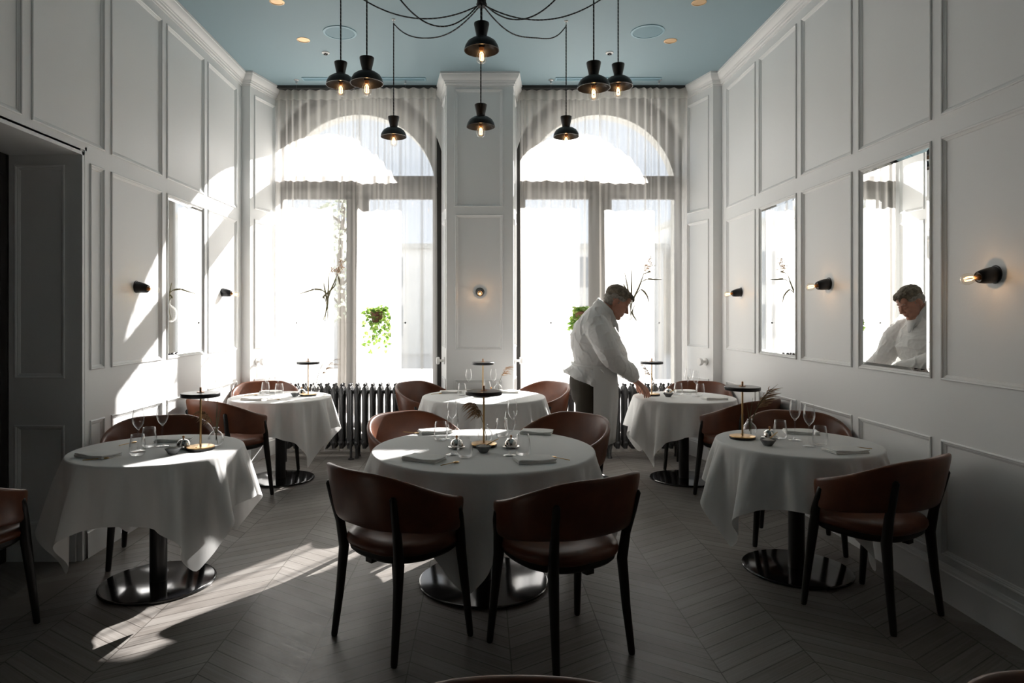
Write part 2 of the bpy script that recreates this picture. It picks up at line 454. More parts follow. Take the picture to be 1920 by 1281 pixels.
# path along the far wall, from left to right (room on the right-hand side of the direction of travel)
PATHS = [[(-XW, -3.0), (-XW, 6.55), (-2.275, 6.55), (-2.13, 7.06)],
         [(-0.425, 7.06), (-0.346, 6.56), (0.312, 6.56), (0.372, 7.06)],
         [(2.12, 7.06), (2.275, 6.55), (XW, 6.55), (XW, -3.0)]]
wf = MB()
seg_panel(wf, PATHS[0][1], PATHS[0][2], none); seg_panel(wf, PATHS[0][2], PATHS[0][3], rows3(0.07, 0.10))
seg_panel(wf, PATHS[2][0], PATHS[2][1], rows3(0.10, 0.07)); seg_panel(wf, PATHS[2][1], PATHS[2][2], none)
struct(wf.build('trim_5', M['wall'], smooth=False, fix=False))
pl = MB()
seg_panel(pl, PATHS[1][0], PATHS[1][1], rows3(0.10, 0.07)); seg_panel(pl, PATHS[1][2], PATHS[1][3], rows3(0.07, 0.10))
seg_panel(pl, PATHS[1][1], PATHS[1][2], lambda L: [(0.078, L-0.104, 0.22, 0.81), (0.085, L-0.104, 1.10, 2.435), (0.078, L-0.104, 2.51, 3.67)])
struct(pl.build('pillar', M['wall'], smooth=False, fix=False))

def sweep_plan(mb, path, prof):
    P = [Vector((*p, 0)) for p in path]; rings = []
    ns = []
    for a, b in zip(P, P[1:]):
        d = (b-a).normalized(); ns.append(Vector((d.y, -d.x, 0)))
    for i, p in enumerate(P):
        if i == 0: n = ns[0]; k = 1
        elif i == len(P)-1: n = ns[-1]; k = 1
        else:
            n = (ns[i-1]+ns[i]).normalized(); k = 1/max(0.3, n.dot(ns[i]))
        rings.append([p + n*(off*k) + Vector((0, 0, z)) for off, z in prof])
    mb.loops(rings, False, False)
CORN = [(0.0, HC), (0.066, HC), (0.066, HC-0.018), (0.061, HC-0.022), (0.058, HC-0.034), (0.050, HC-0.050), (0.039, HC-0.064), (0.030, HC-0.072), (0.027, HC-0.084), (0.021, HC-0.087), (0.019, HC-0.104), (0.010, HC-0.108), (0.008, HC-0.122), (0.0, HC-0.122)]
BASE = [(0.0, 0.185), (0.006, 0.182), (0.010, 0.172), (0.014, 0.168), (0.016, 0.155), (0.022, 0.150), (0.022, 0.0)]
for i, p in enumerate(PATHS):
    mb = MB(); sweep_plan(mb, p, CORN); struct(mb.build('trim_%d' % (i+1), M['trim'], smooth=True, angle=25))
for nm, path in (('baseboard_left', [(-XW, 3.96), (-XW, 6.55), (-2.275, 6.55), (-2.13, 7.06)]), ('baseboard_left_near', [(-XW, -3.0), (-XW, 1.96)]),
                 ('baseboard_far', PATHS[1]), ('baseboard_right', PATHS[2])):
    mb = MB(); sweep_plan(mb, path, BASE); struct(mb.build(nm, M['wall'], smooth=True, angle=25))

# far wall and outer wall with arched openings
WIN = [(-1.32, 0.925), (1.265, 0.925)]
ZS = 2.95
def arch_pts(cx, R, zs, zb, n=40):
    pts = [(cx-R, zb)] + [(cx - R*math.cos(math.pi*i/n), zs + R*math.sin(math.pi*i/n)) for i in range(n+1)] + [(cx+R, zb)]
    return pts
def arch_slab(x0, x1, z0, z1, holes, ya, yb):
    bm = bmesh.new()
    for y in (ya, yb):
        es = []
        def loop(pts):
            vs = [bm.verts.new((x, y, z)) for x, z in pts]
            for i in range(len(vs)): es.append(bm.edges.new((vs[i], vs[(i+1) % len(vs)])))
        loop([(x0, z0), (x1, z0), (x1, z1), (x0, z1)])
        for h in holes: loop(arch_pts(*h))
        bmesh.ops.triangle_fill(bm, edges=es, use_beauty=True)
    for h in holes:
        pts = arch_pts(*h); a = [bm.verts.new((x, ya, z)) for x, z in pts]; b = [bm.verts.new((x, yb, z)) for x, z in pts]
        for i in range(len(pts)): j = (i+1) % len(pts); bm.faces.new((a[i], a[j], b[j], b[i]))
    bmesh.ops.recalc_face_normals(bm, faces=bm.faces)
    return bm
def bm_obj(name, bm, m, parent=None):
    me = bpy.data.meshes.new(name); bm.to_mesh(me); bm.free(); me.materials.append(m)
    o = bpy.data.objects.new(name, me); COL.objects.link(o); o.parent = parent; return o
struct(bm_obj('wall_far', arch_slab(-2.6, 2.6, 0, HC, [(cx, R, ZS, 0.30) for cx, R in WIN], 7.06, 7.20), M['wall']))
struct(bm_obj('wall_exterior', arch_slab(-3.3, 3.3, -0.5, 5.2, [(cx-0.01 if cx < 0 else cx+0.01, 0.83, 2.79, 0.12) for cx, R in WIN], 7.24, 7.42), M['stone']))
# outer side walls so that daylight comes in through the windows only
ow = MB(); ow.box(-3.3, -3.2, -3.1, 7.3, -0.1, HC+0.1); ow.box(3.2, 3.3, -3.1, 7.3, -0.1, HC+0.1); ow.box(-3.3, 3.3, -3.2, -3.08, -0.1, HC+0.1)
struct(ow.build('wall_outer', M['stone'], smooth=False))

for k, (cx, R) in enumerate(WIN):
    w = thing('window_%d' % (k+1), None, None); struct(w)
    def ring(Ro, Ri, zb, ya, yb, zbi):
        mb = MB(); o = arch_pts(cx, Ro, ZS, zb); i = arch_pts(cx, Ri, ZS, zbi)
        mb.loops([[(x, y, z) for x, z in pts] for pts, y in ((o, ya), (i, ya), (i, yb), (o, yb), (o, ya))], False, False)
        return mb
    struct(ring(R+0.0, R-0.095, 0.30, 7.075, 7.17, 0.30).build('frame', M['frame'], w, angle=30))
    t = MB(); t.box(cx-R+0.07, cx+R-0.07, 7.085, 7.165, 2.715, 2.925); t.box(cx-R+0.07, cx+R-0.07, 7.070, 7.175, 2.80, 2.84); bevel(struct(t.build('transom', M['sash'], w, smooth=False)), 0.006)
    t = MB(); t.box(cx-0.07, cx+0.07, 7.085, 7.16, 0.38, 2.72); bevel(struct(t.build('mullion', M['sash'], w, smooth=False)), 0.006)
    for s in (-1, 1):
        a, b = (cx-R+0.075, cx-0.07) if s < 0 else (cx+0.07, cx+R-0.075)
        t = MB()
        for q in ((a, a+0.05, 0.40, 2.715), (b-0.05, b, 0.40, 2.715), (a, b, 0.40, 0.48), (a, b, 2.68, 2.715)): t.box(q[0], q[1], 7.10, 7.15, q[2], q[3])
        sh = struct(t.build('sash', M['sash'], w, smooth=False))
        g = MB(); g.box(a+0.05, b-0.05, 7.122, 7.128, 0.48, 2.68); struct(g.build('pane', M['pane'], sh, smooth=False))
    g = MB(); pts = [p for p in arch_pts(cx, R-0.075, ZS, 2.925)]
    g.loops([[(x, 7.122, z) for x, z in pts], [(x, 7.128, z) for x, z in pts]], True, True); struct(g.build('pane', M['pane'], w, smooth=False))
    t = MB(); t.box(cx-R, cx+R, 7.02, 7.24, 0.27, 0.31); bevel(struct(t.build('sill', M['white'], w, smooth=False)), 0.006)

# outside: paving, pale buildings, a street tree
g = MB(); g.box(-40, 40, 7.6, 60, -0.62, -0.5); struct(g.build('street', M['asphalt'], smooth=False))
rnd = random.Random(5)
for i, (x0, x1, y, h, lab) in enumerate(((-22, -6.5, 30, 6.0, 'pale low building across the street behind the left window'), (-6, 9, 33, 5.2, 'pale long building across the street between the windows'), (9.5, 24, 31, 6.4, 'pale low building across the street behind the right window'))):
    b = thing('building', lab, 'building', (0, 0, -0.5))
    q = MB(); q.box(x0, x1, y, y+6, 0, h); q.build('facade', M['facade'], b, smooth=False)
    q = MB(); q.box(x0-0.2, x1+0.2, y-0.25, y+6, h, h+0.25); q.build('cornice', M['stone'], b, smooth=False)
    x = x0+1.2
    while x < x1-1.2:
        for z in (0.9, 3.3):
            if z+1.6 < h: q = MB(); q.box(x, x+0.9, y-0.03, y+0.05, z, z+1.5); q.build('window', M['facade_glass'], b, smooth=False)
        x += 2.4
tr = thing('street_tree', 'thin leafy street tree outside the left window', 'tree', (-2.95, 14.0, -0.5))
q = MB(); q.tube([(0, 0, 0), (0.05, 0, 1.5), (-0.05, 0.1, 3.2), (0.1, 0, 4.6)], [0.10, 0.085, 0.06, 0.02], 8)
for i in range(12):
    z = 1.9+0.22*i; a = i*2.4; q.tube([(0, 0, z), (0.35*math.cos(a), 0.35*math.sin(a), z+0.25), (0.62*math.cos(a), 0.62*math.sin(a), z+0.35)], [0.03, 0.02, 0.006], 6)
q.build('trunk', M['bark'], tr)
q = MB()
for i in range(800):
    a = rnd.uniform(0, 6.28); r = 0.75*math.sqrt(rnd.random()); z = rnd.uniform(1.8, 5.0); r *= 1-0.5*abs((z-3.2)/1.9)
    c = Vector((r*math.cos(a), r*math.sin(a), z)); R = Euler((rnd.uniform(0, 6), rnd.uniform(0, 6), rnd.uniform(0, 6))).to_matrix()
    p = [c + R @ Vector(v) for v in ((0, -0.07, 0), (0.035, 0, 0.012), (0, 0.07, 0), (-0.035, 0, 0.012))]
    q.face(*[q.vert(v) for v in p])
tag(q.build('foliage', M['treeleaf'], tr, fix=False), kind='stuff')

# ---------------------------------------------------------------- curtains
def curtain(xa, xb, seed, label, yc):
    rn = np.random.RandomState(seed)
    n = int((xb-xa)/0.0055); nz = 30
    zt, zb = 3.785, 0.03
    s = np.linspace(0, 1, n+1); X = xa + (xb-xa)*s
    pitch = 0.092 + 0.022*np.sin(np.linspace(0, 9, n+1)+seed) + 0.012*np.sin(np.linspace(0, 31, n+1)+2*seed)
    ph = np.cumsum((xb-xa)/n/pitch)*2*np.pi
    slow = 0.5*np.sin(X*7+seed) + 0.5*np.sin(X*15.3+2.1*seed)
    mb = MB(); zz = []
    for k in range(nz+1):
        t = k/nz; z = zt + (zb-zt)*t
        low = min(1, t*1.8)
        a1 = 0.017*(1-0.68*low); a2 = 0.027*low
        wob = 0.35*np.sin(3.1*t+X*4+seed)
        Y = yc + a1*np.sin(ph+0.4*wob) + a2*np.sin(ph*0.42+wob+seed) + 0.012*low*slow
        dx = 0.007*np.cos(ph*0.42+wob)*low
        for i in range(n+1): mb.v.append((X[i]+dx[i], Y[i], z))
        zz.append((z, Y))
    for k in range(nz):
        for i in range(n):
            a = k*(n+1)+i; mb.face(a, a+1, a+n+2, a+n+1)
    root = thing('sheer_curtain', label, 'curtain', (0, 0, 0), 0, 'sheer curtains at the arched windows')
    mb.build('drape', M['curtain'], root, angle=0, fix=False)
    h = MB()
    for z, Y, o in ((3.795, zz[0][1], -0.004), (3.735, zz[0][1], -0.006), (3.69, zz[1][1], -0.004)):
        for i in range(n+1): h.v.append((X[i], Y[i]+o, z))
    for k in range(2):
        for i in range(n):
            a = k*(n+1)+i; h.face(a, a+1, a+n+2, a+n+1)
    h.build('heading', M['header'], root, angle=0, fix=False)
    return root
curtain(-2.155, -1.262, 3, 'left half of the sheer curtain on the left window', 6.955)
curtain(-1.298, -0.468, 8, 'right half of the sheer curtain on the left window', 6.900)
curtain(0.398, 1.248, 5, 'left half of the sheer curtain on the right window, behind the man', 6.955)
curtain(1.215, 2.130, 12, 'right half of the sheer curtain on the right window', 6.900)
for x0, x1, lab in ((-2.165, -0.43, 'dark curtain track on the ceiling above the left window'), (0.37, 2.145, 'dark curtain track on the ceiling above the right window')):
    t = MB(); t.box(x0, x1, 6.885, 6.970, 3.792, HC); tag(t.build('curtain_track', M['track'], smooth=False), lab, 'curtain track')

# ---------------------------------------------------------------- mirrors set in the panels
def mirror(side, u0, u1, z0, z1, label):
    P = (lambda u, z, h: (side*(XW-h), u, z))
    r = thing('wall_mirror', label, 'mirror')
    mb = MB(); e, bw = 0.004, 0.018
    rings = [[P(*q, h) for q in ((u0+s, z0+s), (u1-s, z0+s), (u1-s, z1-s), (u0+s, z1-s))] for s, h in ((0.0, -0.0088), (0.0, -0.0062), (bw, -0.0020))]
    mb.loops(rings, True, True); mb.build('glass', M['mirror'], r, smooth=False)
    return r
c5 = COLS[[i for i, c in enumerate(COLS) if abs(c[0]-4.995) < 0.02][0]]; c3 = COLS[[i for i, c in enumerate(COLS) if abs(c[0]-3.495) < 0.02][0]]
mirror(-1, c5[0]+0.026, c5[1]-0.026, 1.141, 2.334, 'clear wall mirror on the left wall between two black sconces')
mirror(1, c5[0]+0.026, c5[1]-0.026, 1.141, 2.334, 'clear wall mirror on the right wall, the farther one by the window')
mirror(1, c3[0]+0.026, c3[1]-0.026, 1.141, 2.334, 'clear wall mirror on the right wall showing the man\'s reflection')

# ---------------------------------------------------------------- radiators
def radiator(x0, n, label):
    r = thing('cast_iron_radiator', label, 'radiator', (x0, 6.775, 0), 0, 'cast iron radiators under the windows')
    sec = None
    for i in range(n):
        if sec is None:
            mb = MB()
            for y in (-0.055, 0.0, 0.055):
                mb.tube([(0, y, 0.10), (0, y, 0.16), (0, y, 0.22), (0, y, 0.58), (0, y, 0.64), (0, y, 0.70), (0, y, 0.725)], [0.020, 0.030, 0.025, 0.025, 0.029, 0.027, 0.013], 10)
            mb.tube([(0, -0.075, 0.15), (0, 0.075, 0.15)], 0.028, 10); mb.tube([(0, -0.075, 0.665), (0, 0.075, 0.665)], 0.026, 10)
            mb.lathe([(0, 0.72), (0.010, 0.725), (0.017, 0.738), (0.012, 0.752), (0, 0.757)], 8, (0, -0.05, 0)); mb.lathe([(0, 0.72), (0.017, 0.74), (0, 0.757)], 8, (0, 0.05, 0))
            mb.tube([(-0.039, 0, 0.15), (0.039, 0, 0.15)], 0.021, 10); mb.tube([(-0.039, 0, 0.665), (0.039, 0, 0.665)], 0.021, 10)
            mb.lathe([(0.0, 0.0), (0.016, 0.002), (0.018, 0.010), (0.010, 0.018), (0, 0.019)], 10, (0, -0.080, 0.16), (0, -1, 0))
            sec = mb.build('section', M['iron'], r, angle=50)
        else:
            c = sec.copy(); COL.objects.link(c); c.parent = r; c.location = (0.0772*i, 0, 0)
    for i in (0, n//2, n-1):
        f = MB()
        for y in (-0.05, 0.05): f.tube([(0, y, 0), (0, y, 0.03), (0, y*0.8, 0.13)], [0.024, 0.016, 0.020], 8)
        o = f.build('foot', M['iron'], r); o.location = (0.0772*i, 0, 0)
    return r
radiator(-2.03, 20, 'dark cast iron column radiator under the left window')
radiator(0.60, 19, 'dark cast iron column radiator under the right window, behind the man')
pv = thing('pipe_valve', 'dark heating pipe standing in front of the left radiator', 'pipe', (-1.305, 6.66, 0))
q = MB(); q.tube([(0, 0, 0), (0, 0, 0.70)], 0.013, 10); q.build('pipe', M['iron'], pv)
q = MB(); q.lathe([(0.03, 0), (0.03, 0.012), (0.014, 0.02)], 12); q.build('floor_collar', M['iron'], pv)

# ---------------------------------------------------------------- glass shelves hung from the ceiling
def shelf(xa, xb, label):
    r = thing('hanging_glass_shelf', label, 'shelf', (0, 6.73, 1.37))
    b = MB(); b.box(xa+0.01, xb-0.01, -0.075, 0.075, -0.006, 0.0); bevel(b.build('glass_plate', M['glass'], r, smooth=False), 0.002)
    for x in (xa, xb):
        w = MB(); w.tube([(x, 0, 0), (x, 0, HC-1.37-0.02)], 0.0007, 5); w.build('wire', M['soft'], r)
        w = MB(); w.ellipsoid((x, 0, -0.003), (0.010, 0.010, 0.010), None, 10, 6); w.build('end_cap', M['frame'], r)
        w = MB(); w.lathe([(0.026, 0), (0.024, -0.006), (0.010, -0.012), (0.008, -0.035), (0.012, -0.040), (0.0, -0.045)], 12, (x, 0, HC-1.37)); w.build('ceiling_anchor', M['steel'], r)
    return r
shelf(-1.868, -0.770, 'clear hanging glass shelf in front of the left window')
shelf(0.700, 1.792, 'clear hanging glass shelf in front of the right window, behind the man')

# ---------------------------------------------------------------- ceiling fittings
for x, y, lab in ((-1.19, 5.60, 'round blue ceiling speaker on the left side of the ceiling'), (1.39, 5.58, 'round blue ceiling speaker on the right side of the ceiling')):
    r = thing('ceiling_speaker', lab, 'speaker', (x, y, HC))
    q = MB(); q.lathe([(0.140, 0), (0.138, -0.006), (0.122, -0.008), (0.120, -0.004)], 40); q.build('rim', M['ceil_rim'], r)
    q = MB(); q.lathe([(0.120, -0.005), (0, -0.005)], 40); q.build('grille', M['ceil_dark'], r)
def downlight():
    r = thing('recessed_downlight', '', 'downlight', (0, 0, 0), 0, 'gold downlights in the ceiling')
    q = MB(); q.lathe([(0.056, 0.0), (0.056, -0.003), (0.047, -0.004), (0.045, 0.0)], 24); q.build('rim', M['copper'], r)
    q = MB(); q.lathe([(0.046, -0.001), (0.036, -0.0006), (0, -0.0003)], 24); q.build('reflector', M['copper'], r)
    return r
dl = Proto(downlight)
for x, y, lab in ((-1.537, 5.75, 'gold downlight left of the left ceiling speaker'), (1.634, 5.77, 'gold downlight right of the right ceiling speaker'), (-1.55, 5.05, 'gold downlight at the top edge, on the left side of the ceiling'), (1.65, 5.06, 'gold downlight at the top edge, on the right side of the ceiling')):
    dl((x, y, HC), 0, lab)
for x, y, lab in ((-1.41, 6.03, 'small white sprinkler head on the ceiling left of the pendants'), (1.157, 6.03, 'small white sprinkler head on the ceiling behind the right pendants')):
    r = thing('ceiling_sprinkler', lab, 'sprinkler', (x, y, HC))
    q = MB(); q.lathe([(0.036, 0), (0.034, -0.006), (0.016, -0.010), (0, -0.010)], 20); q.build('plate', M['white'], r)
    q = MB(); q.box(-0.018, 0.018, -0.004, 0.004, -0.022, -0.010); q.box(-0.004, 0.004, -0.018, 0.018, -0.022, -0.010); q.build('deflector', M['frame'], r, smooth=False)
for x0, x1, lab in ((-1.80, -0.56, 'blue slot vent in the ceiling above the left curtain'), (0.74, 1.80, 'blue slot vent in the ceiling above the right curtain')):
    r = thing('slot_vent', lab, 'vent', ((x0+x1)/2, 6.70, HC)); L = (x1-x0)/2
    q = MB(); q.box(-L, L, -0.045, 0.045, -0.008, 0); bevel(q.build('frame', M['ceil_rim'], r, smooth=False), 0.003)
    q = MB()
    for y in (-0.022, 0.010): q.box(-L+0.015, L-0.015, y, y+0.014, -0.011, -0.007)
    q.build('slot', M['ceil_dark'], r, smooth=False)
# white turned holdbacks on the window reveals
def holdback(loc, ang, label):
    r = thing('curtain_holdback', label, 'holdback', loc, 0, 'white curtain holdbacks'); ax = (math.cos(ang), math.sin(ang), 0)
    q = MB(); q.lathe([(0.038, 0), (0.036, 0.008), (0.012, 0.012), (0.012, 0.05)], 20, (0, 0, 0), ax); q.build('stem', M['white'], r)
    q = MB(); q.lathe([(0.012, 0.048), (0.034, 0.052), (0.038, 0.066), (0.034, 0.082), (0, 0.086)], 20, (0, 0, 0), ax); q.build('knob', M['white'], r)
holdback((-2.243, 6.66, 0.98), -0.29, 'white curtain holdback on the reveal left of the left window')
holdback((2.241, 6.66, 0.98), math.pi+0.29, 'white curtain holdback on the reveal right of the right window')
holdback((-0.374, 6.73, 0.985), math.pi+0.16, 'white curtain holdback on the left side of the pillar')
holdback((0.333, 6.73, 0.985), -0.12, 'white curtain holdback on the right side of the pillar')
# ---------------------------------------------------------------- chairs
def sgnpow(v, p): return math.copysign(abs(v)**p, v)
def make_chair():
    r = thing('dining_chair', '', 'chair', (0, 0, 0), 0, 'leather dining armchairs')
    # wrapped upholstered back: tall behind, lower towards the arm ends
    mb = MB(); rings = []; N = 46; PH = math.radians(122)
    for k in range(N+1):
        e = -1 + 2*k/N; ph = PH*e; a = abs(e)
        x = 0.283*sgnpow(math.sin(ph), 0.78); y = -0.015-0.235*sgnpow(math.cos(ph), 0.92)
        dx = 0.283*math.cos(ph); dy = 0.235*math.sin(ph)
        n = Vector((dy, -dx)).normalized()
        if n.dot(Vector((x, y+0.02))) < 0: n = -n
        zt = 0.800 - 0.150*smoothstep(0.12, 1.05, a); zb = 0.548 - 0.042*smoothstep(0.3, 1.0, a)
        d = (1-a)*PH*0.27; f = 1.0
        if d < 0.055: f = math.sqrt(max(0.02, 1-(1-d/0.055)**2))
        zc = (zt+zb)/2; hh = (zt-zb)/2*(0.62+0.38*f); th = 0.0165*(0.35+0.65*f)
        ring = []
        for j in range(20):
            t = 2*math.pi*j/20
            o = th*sgnpow(math.cos(t), 0.55); z = zc + hh*sgnpow(math.sin(t), 0.42)
            o += 0.055*(z-zb)/0.25*(1-0.5*a)          # leans outwards
            ring.append((x+n.x*o, y+n.y*o, z))
        rings.append(ring)
    mb.loops(rings, True, True); mb.build('backrest', M['leather'], r, angle=0)
    # seat cushion
    mb = MB(); rings = []
    def plan(s, z, n=40):
        out = []
        for i in range(n):
            t = 2*math.pi*i/n; x = 0.248*sgnpow(math.cos(t), 0.62)*s; y = 0.005+0.228*sgnpow(math.sin(t), 0.66)*s
            x *= 1-0.16*smoothstep(0.0, -0.23, y); out.append((x, y, z))
        return out
    for s, z in ((0.90, 0.424), (0.97, 0.430), (1.0, 0.446), (0.99, 0.462), (0.95, 0.474), (0.82, 0.483), (0.55, 0.486), (0.2, 0.484)): rings.append(plan(s, z))
    mb.loops(rings, True, True); mb.build('seat', M['leather'], r, angle=0)
    mb = MB(); mb.loops([plan(0.70, 0.388), plan(0.86, 0.392), plan(0.93, 0.408), plan(0.94, 0.428)], True, True)
    mb.box(-0.02, 0.02, -0.19, -0.16, 0.372, 0.392); mb.build('seat_frame', M['blackwood'], r, angle=40)
    for sx in (-1, 1):
        rear = [(0.205*sx, -0.222, 0.0), (0.195*sx, -0.198, 0.20), (0.188*sx, -0.180, 0.40), (0.196*sx, -0.196, 0.52), (0.211*sx, -0.222, 0.62), (0.219*sx, -0.240, 0.695), (0.220*sx, -0.242, 0.705)]
        front = [(0.252*sx, 0.190, 0.0), (0.240*sx, 0.172, 0.20), (0.230*sx, 0.150, 0.40), (0.250*sx, 0.125, 0.50), (0.284*sx, 0.085, 0.575), (0.292*sx, 0.070, 0.615), (0.292*sx, 0.069, 0.622)]
        for pts in (rear, front):
            q = MB(); pp = [Vector(p) for p in pts]
            q.tube([(pts[0][0], pts[0][1], 0.0)]+[tuple(p) for p in [pp[0].lerp(pp[1], 0.06)]]+pts[1:], [0.0125, 0.0150, 0.0190, 0.0235, 0.0205, 0.0175, 0.0150, 0.006], 12)
            q.build('leg', M['blackwood'], r, angle=50)
    return r
chair = Proto(make_chair)
def place_chair(x, y, fx, fy, label): chair((x, y, 0), math.atan2(-fx, fy), label)
place_chair(-0.365, 3.04, 0.25, 0.28, 'brown leather armchair seen from behind, front left at the big middle table')
place_chair(0.350, 2.925, -0.19, 0.30, 'brown leather armchair seen from behind, front right at the big middle table')
place_chair(1.925, 3.30, -0.19, 0.33, 'brown leather armchair seen from behind at the front table by the right wall')
place_chair(2.01, 4.25, -0.36, -0.93, 'brown leather armchair on the far side of the front table by the right wall')
place_chair(2.03, 5.33, -0.19, 0.33, 'brown leather armchair seen from behind at the rear table beside the man')
place_chair(2.02, 6.28, -0.42, -0.85, 'brown leather armchair in the right corner behind the rear table')
place_chair(-1.955, 4.04, 0.40, -0.91, 'brown leather armchair on the far side of the front table by the left wall')
place_chair(-2.00, 5.33, 0.19, 0.33, 'brown leather armchair seen from behind at the rear table by the left wall')
place_chair(-2.02, 6.28, 0.42, -0.85, 'brown leather armchair in the left corner behind the rear table')
place_chair(-0.48, 6.30, 0.80, -0.60, 'brown leather armchair left of the pillar table, by the radiator')
place_chair(0.50, 6.30, -0.80, -0.60, 'brown leather armchair right of the pillar table')
place_chair(-0.39, 4.23, 0.60, -0.80, 'brown leather armchair on the far left side of the big middle table')
place_chair(0.47, 4.20, -0.72, -0.69, 'brown leather armchair on the far right side of the big middle table')
place_chair(-2.375, 3.00, 0.21, 0.98, 'brown leather armchair cut by the left edge of the photo, in the doorway')
place_chair(0.065, 0.895, 0.0, -1.0, 'brown leather chair back showing at the bottom edge, near the middle')
place_chair(1.04, 0.912, -0.05, -1.0, 'brown leather chair back showing in the bottom right corner')

# ---------------------------------------------------------------- tables and draped cloths
TH = 0.722
def make_table(R, RB):
    r = thing('pedestal_table', '', 'table', (0, 0, 0), 0, 'round pedestal tables')
    q = MB(); q.lathe([(0, TH-0.026), (R-0.02, TH-0.026), (R-0.004, TH-0.018), (R-0.004, TH-0.004), (R-0.008, TH-0.001), (0, TH-0.001)], 64); q.build('tabletop', M['blackwood'], r)
    q = MB(); q.lathe([(0.044, 0.012), (0.044, TH-0.03)], 32); q.lathe([(0, TH-0.04), (0.14, TH-0.04), (0.14, TH-0.026), (0, TH-0.026)], 24); q.build('pole', M['blackmatte'], r)
    q = MB(); q.lathe([(0, 0.0), (RB-0.006, 0.0), (RB, 0.004), (RB, 0.012), (RB-0.004, 0.0155), (RB-0.012, 0.0165), (0, 0.0165)], 72); q.build('base', M['blacksteel'], r, angle=30)
    return r
def drape(R, s, seed, spread=0.0, Mn=192, K=22, steps=230, iters=9):
    """let a square cloth settle over a round table edge (position-based simulation)"""
    rn = np.random.RandomState(seed); H = TH+0.0035
    th = np.arange(Mn)*2*np.pi/Mn
    L = s/np.maximum(np.abs(np.cos(th)), np.abs(np.sin(th)))
    t = (np.arange(K+1)/K)[:, None]
    rho = R + (L[None, :]-R)*t
    P0 = np.stack([rho*np.cos(th), rho*np.sin(th), np.zeros_like(rho)], -1)
    hang = rho-R
    rr = R + hang*(0.62+0.05*np.sin(th*9+seed)[None, :]) ; P = np.stack([rr*np.cos(th), rr*np.sin(th), H-hang*0.72], -1)
    P += rn.normal(0, 0.002, P.shape)*t[..., None]
    for m in range(5, 14): a_ = rn.uniform(0, 6.28); P[..., :2] *= 1+(t*0.04*np.cos(m*th+a_)[None, :])[..., None]
    P[0, :, 0] = R*np.cos(th); P[0, :, 1] = R*np.sin(th); P[0, :, 2] = H
    W = np.ones((K+1, Mn)); W[0] = 0
    kk, ii = np.meshgrid(np.arange(K+1), np.arange(Mn), indexing='ij')
    B = []
    def add(k2, i2, mask, stiff):
        m = mask & (kk+k2 <= K)
        a = (kk[m]*Mn+ii[m]); b = ((kk[m]+k2)*Mn + (ii[m]+i2) % Mn)
        w = W.ravel()[a]+W.ravel()[b]; g = w > 0; a, b, w = a[g], b[g], w[g]
        L0 = np.linalg.norm(P0.reshape(-1, 3)[a]-P0.reshape(-1, 3)[b], axis=1)
        B.append((a, b, L0, (W.ravel()[a]/w)[:, None], (W.ravel()[b]/w)[:, None], stiff))
    for p in (0, 1):
        add(0, 1, ii % 2 == p, 1.0); add(1, 0, kk % 2 == p, 1.0)
        add(1, 1, kk % 2 == p, 0.10); add(1, -1, kk % 2 == p, 0.10)
    for p in (0, 1):
        add(0, 3, (ii//3) % 2 == p, 0.16); add(0, 8, (ii//8) % 2 == p, 0.006); add(2, 0, (kk//2) % 2 == p, 0.06)
    X = P.reshape(-1, 3).copy(); V = np.zeros_like(X); dt = 1/60; fixed = W.ravel() == 0; F = X[fixed].copy()
    for st in range(steps):
        V[:, 2] -= 9.8*dt; V *= 0.975; V[fixed] = 0
        Y = X + V*dt
        for it in range(iters):
            for a, b, L0, wa, wb, sf in B:
                d = Y[b]-Y[a]; l = np.sqrt((d*d).sum(1))+1e-9
                c = (sf*(l-L0)/l)[:, None]*d
                Y[a] += wa*c; Y[b] -= wb*c
            r = np.hypot(Y[:, 0], Y[:, 1]); bad = (r < R+0.004) & ~fixed
            if bad.any():
                f = ((R+0.004)/np.maximum(r[bad], 1e-6))[:, None]; Y[bad, :2] *= f
        Y[:, 2] = np.minimum(Y[:, 2], H); Y[fixed] = F
        V = (Y-X)/dt; X = Y
    return X.reshape(K+1, Mn, 3)
def cloth_mesh(R, s, seed):
    X = drape(R, s, seed); K, Mn = X.shape[0]-1, X.shape[1]
    mb = MB()
    H = TH+0.0035
    c = mb.vert((0, 0, H)); prev = None
    for f in (0.35, 0.7, 0.93, 0.985):
        ring = [mb.vert((X[0, i, 0]*f, X[0, i, 1]*f, H+(0.0012 if f < 0.98 else 0.001))) for i in range(Mn)]
        for i in range(Mn):
            j = (i+1) % Mn
            if prev is None: mb.face(c, ring[i], ring[j])
            else: mb.face(prev[i], ring[i], ring[j], prev[j])
        prev = ring
    for k in range(K+1):
        ring = [mb.vert(X[k, i]) for i in range(Mn)]
        for i in range(Mn): j = (i+1) % Mn; mb.face(prev[i], ring[i], ring[j], prev[j])
        prev = ring
    o = mb.build('tablecloth', M['cloth'], angle=0)
    sm = o.modifiers.new('soften', 'SMOOTH'); sm.factor = 0.4; sm.iterations = 1
    return subsurf(o, 1)
TAB = {'c': (0.01, 3.62, 'the big middle table'), 'cb': (0.02, 5.93, 'the table in front of the pillar'),
       'fl': (-1.745, 3.60, 'the front table by the left wall'), 'bl': (-1.77, 5.87, 'the rear table by the left wall'),
       'fr': (1.79, 3.79, 'the front table by the right wall'), 'br': (1.78, 5.87, 'the rear table beside the man')}
big = make_table(0.595, 0.352); big.location = (*TAB['c'][:2], 0); big['label'] = 'large round pedestal table with a black disc base in the middle'
mid = make_table(0.54, 0.33); mid.location = (*TAB['cb'][:2], 0); mid['label'] = 'round pedestal table hidden under its cloth before the pillar'
small = make_table(0.432, 0.292)
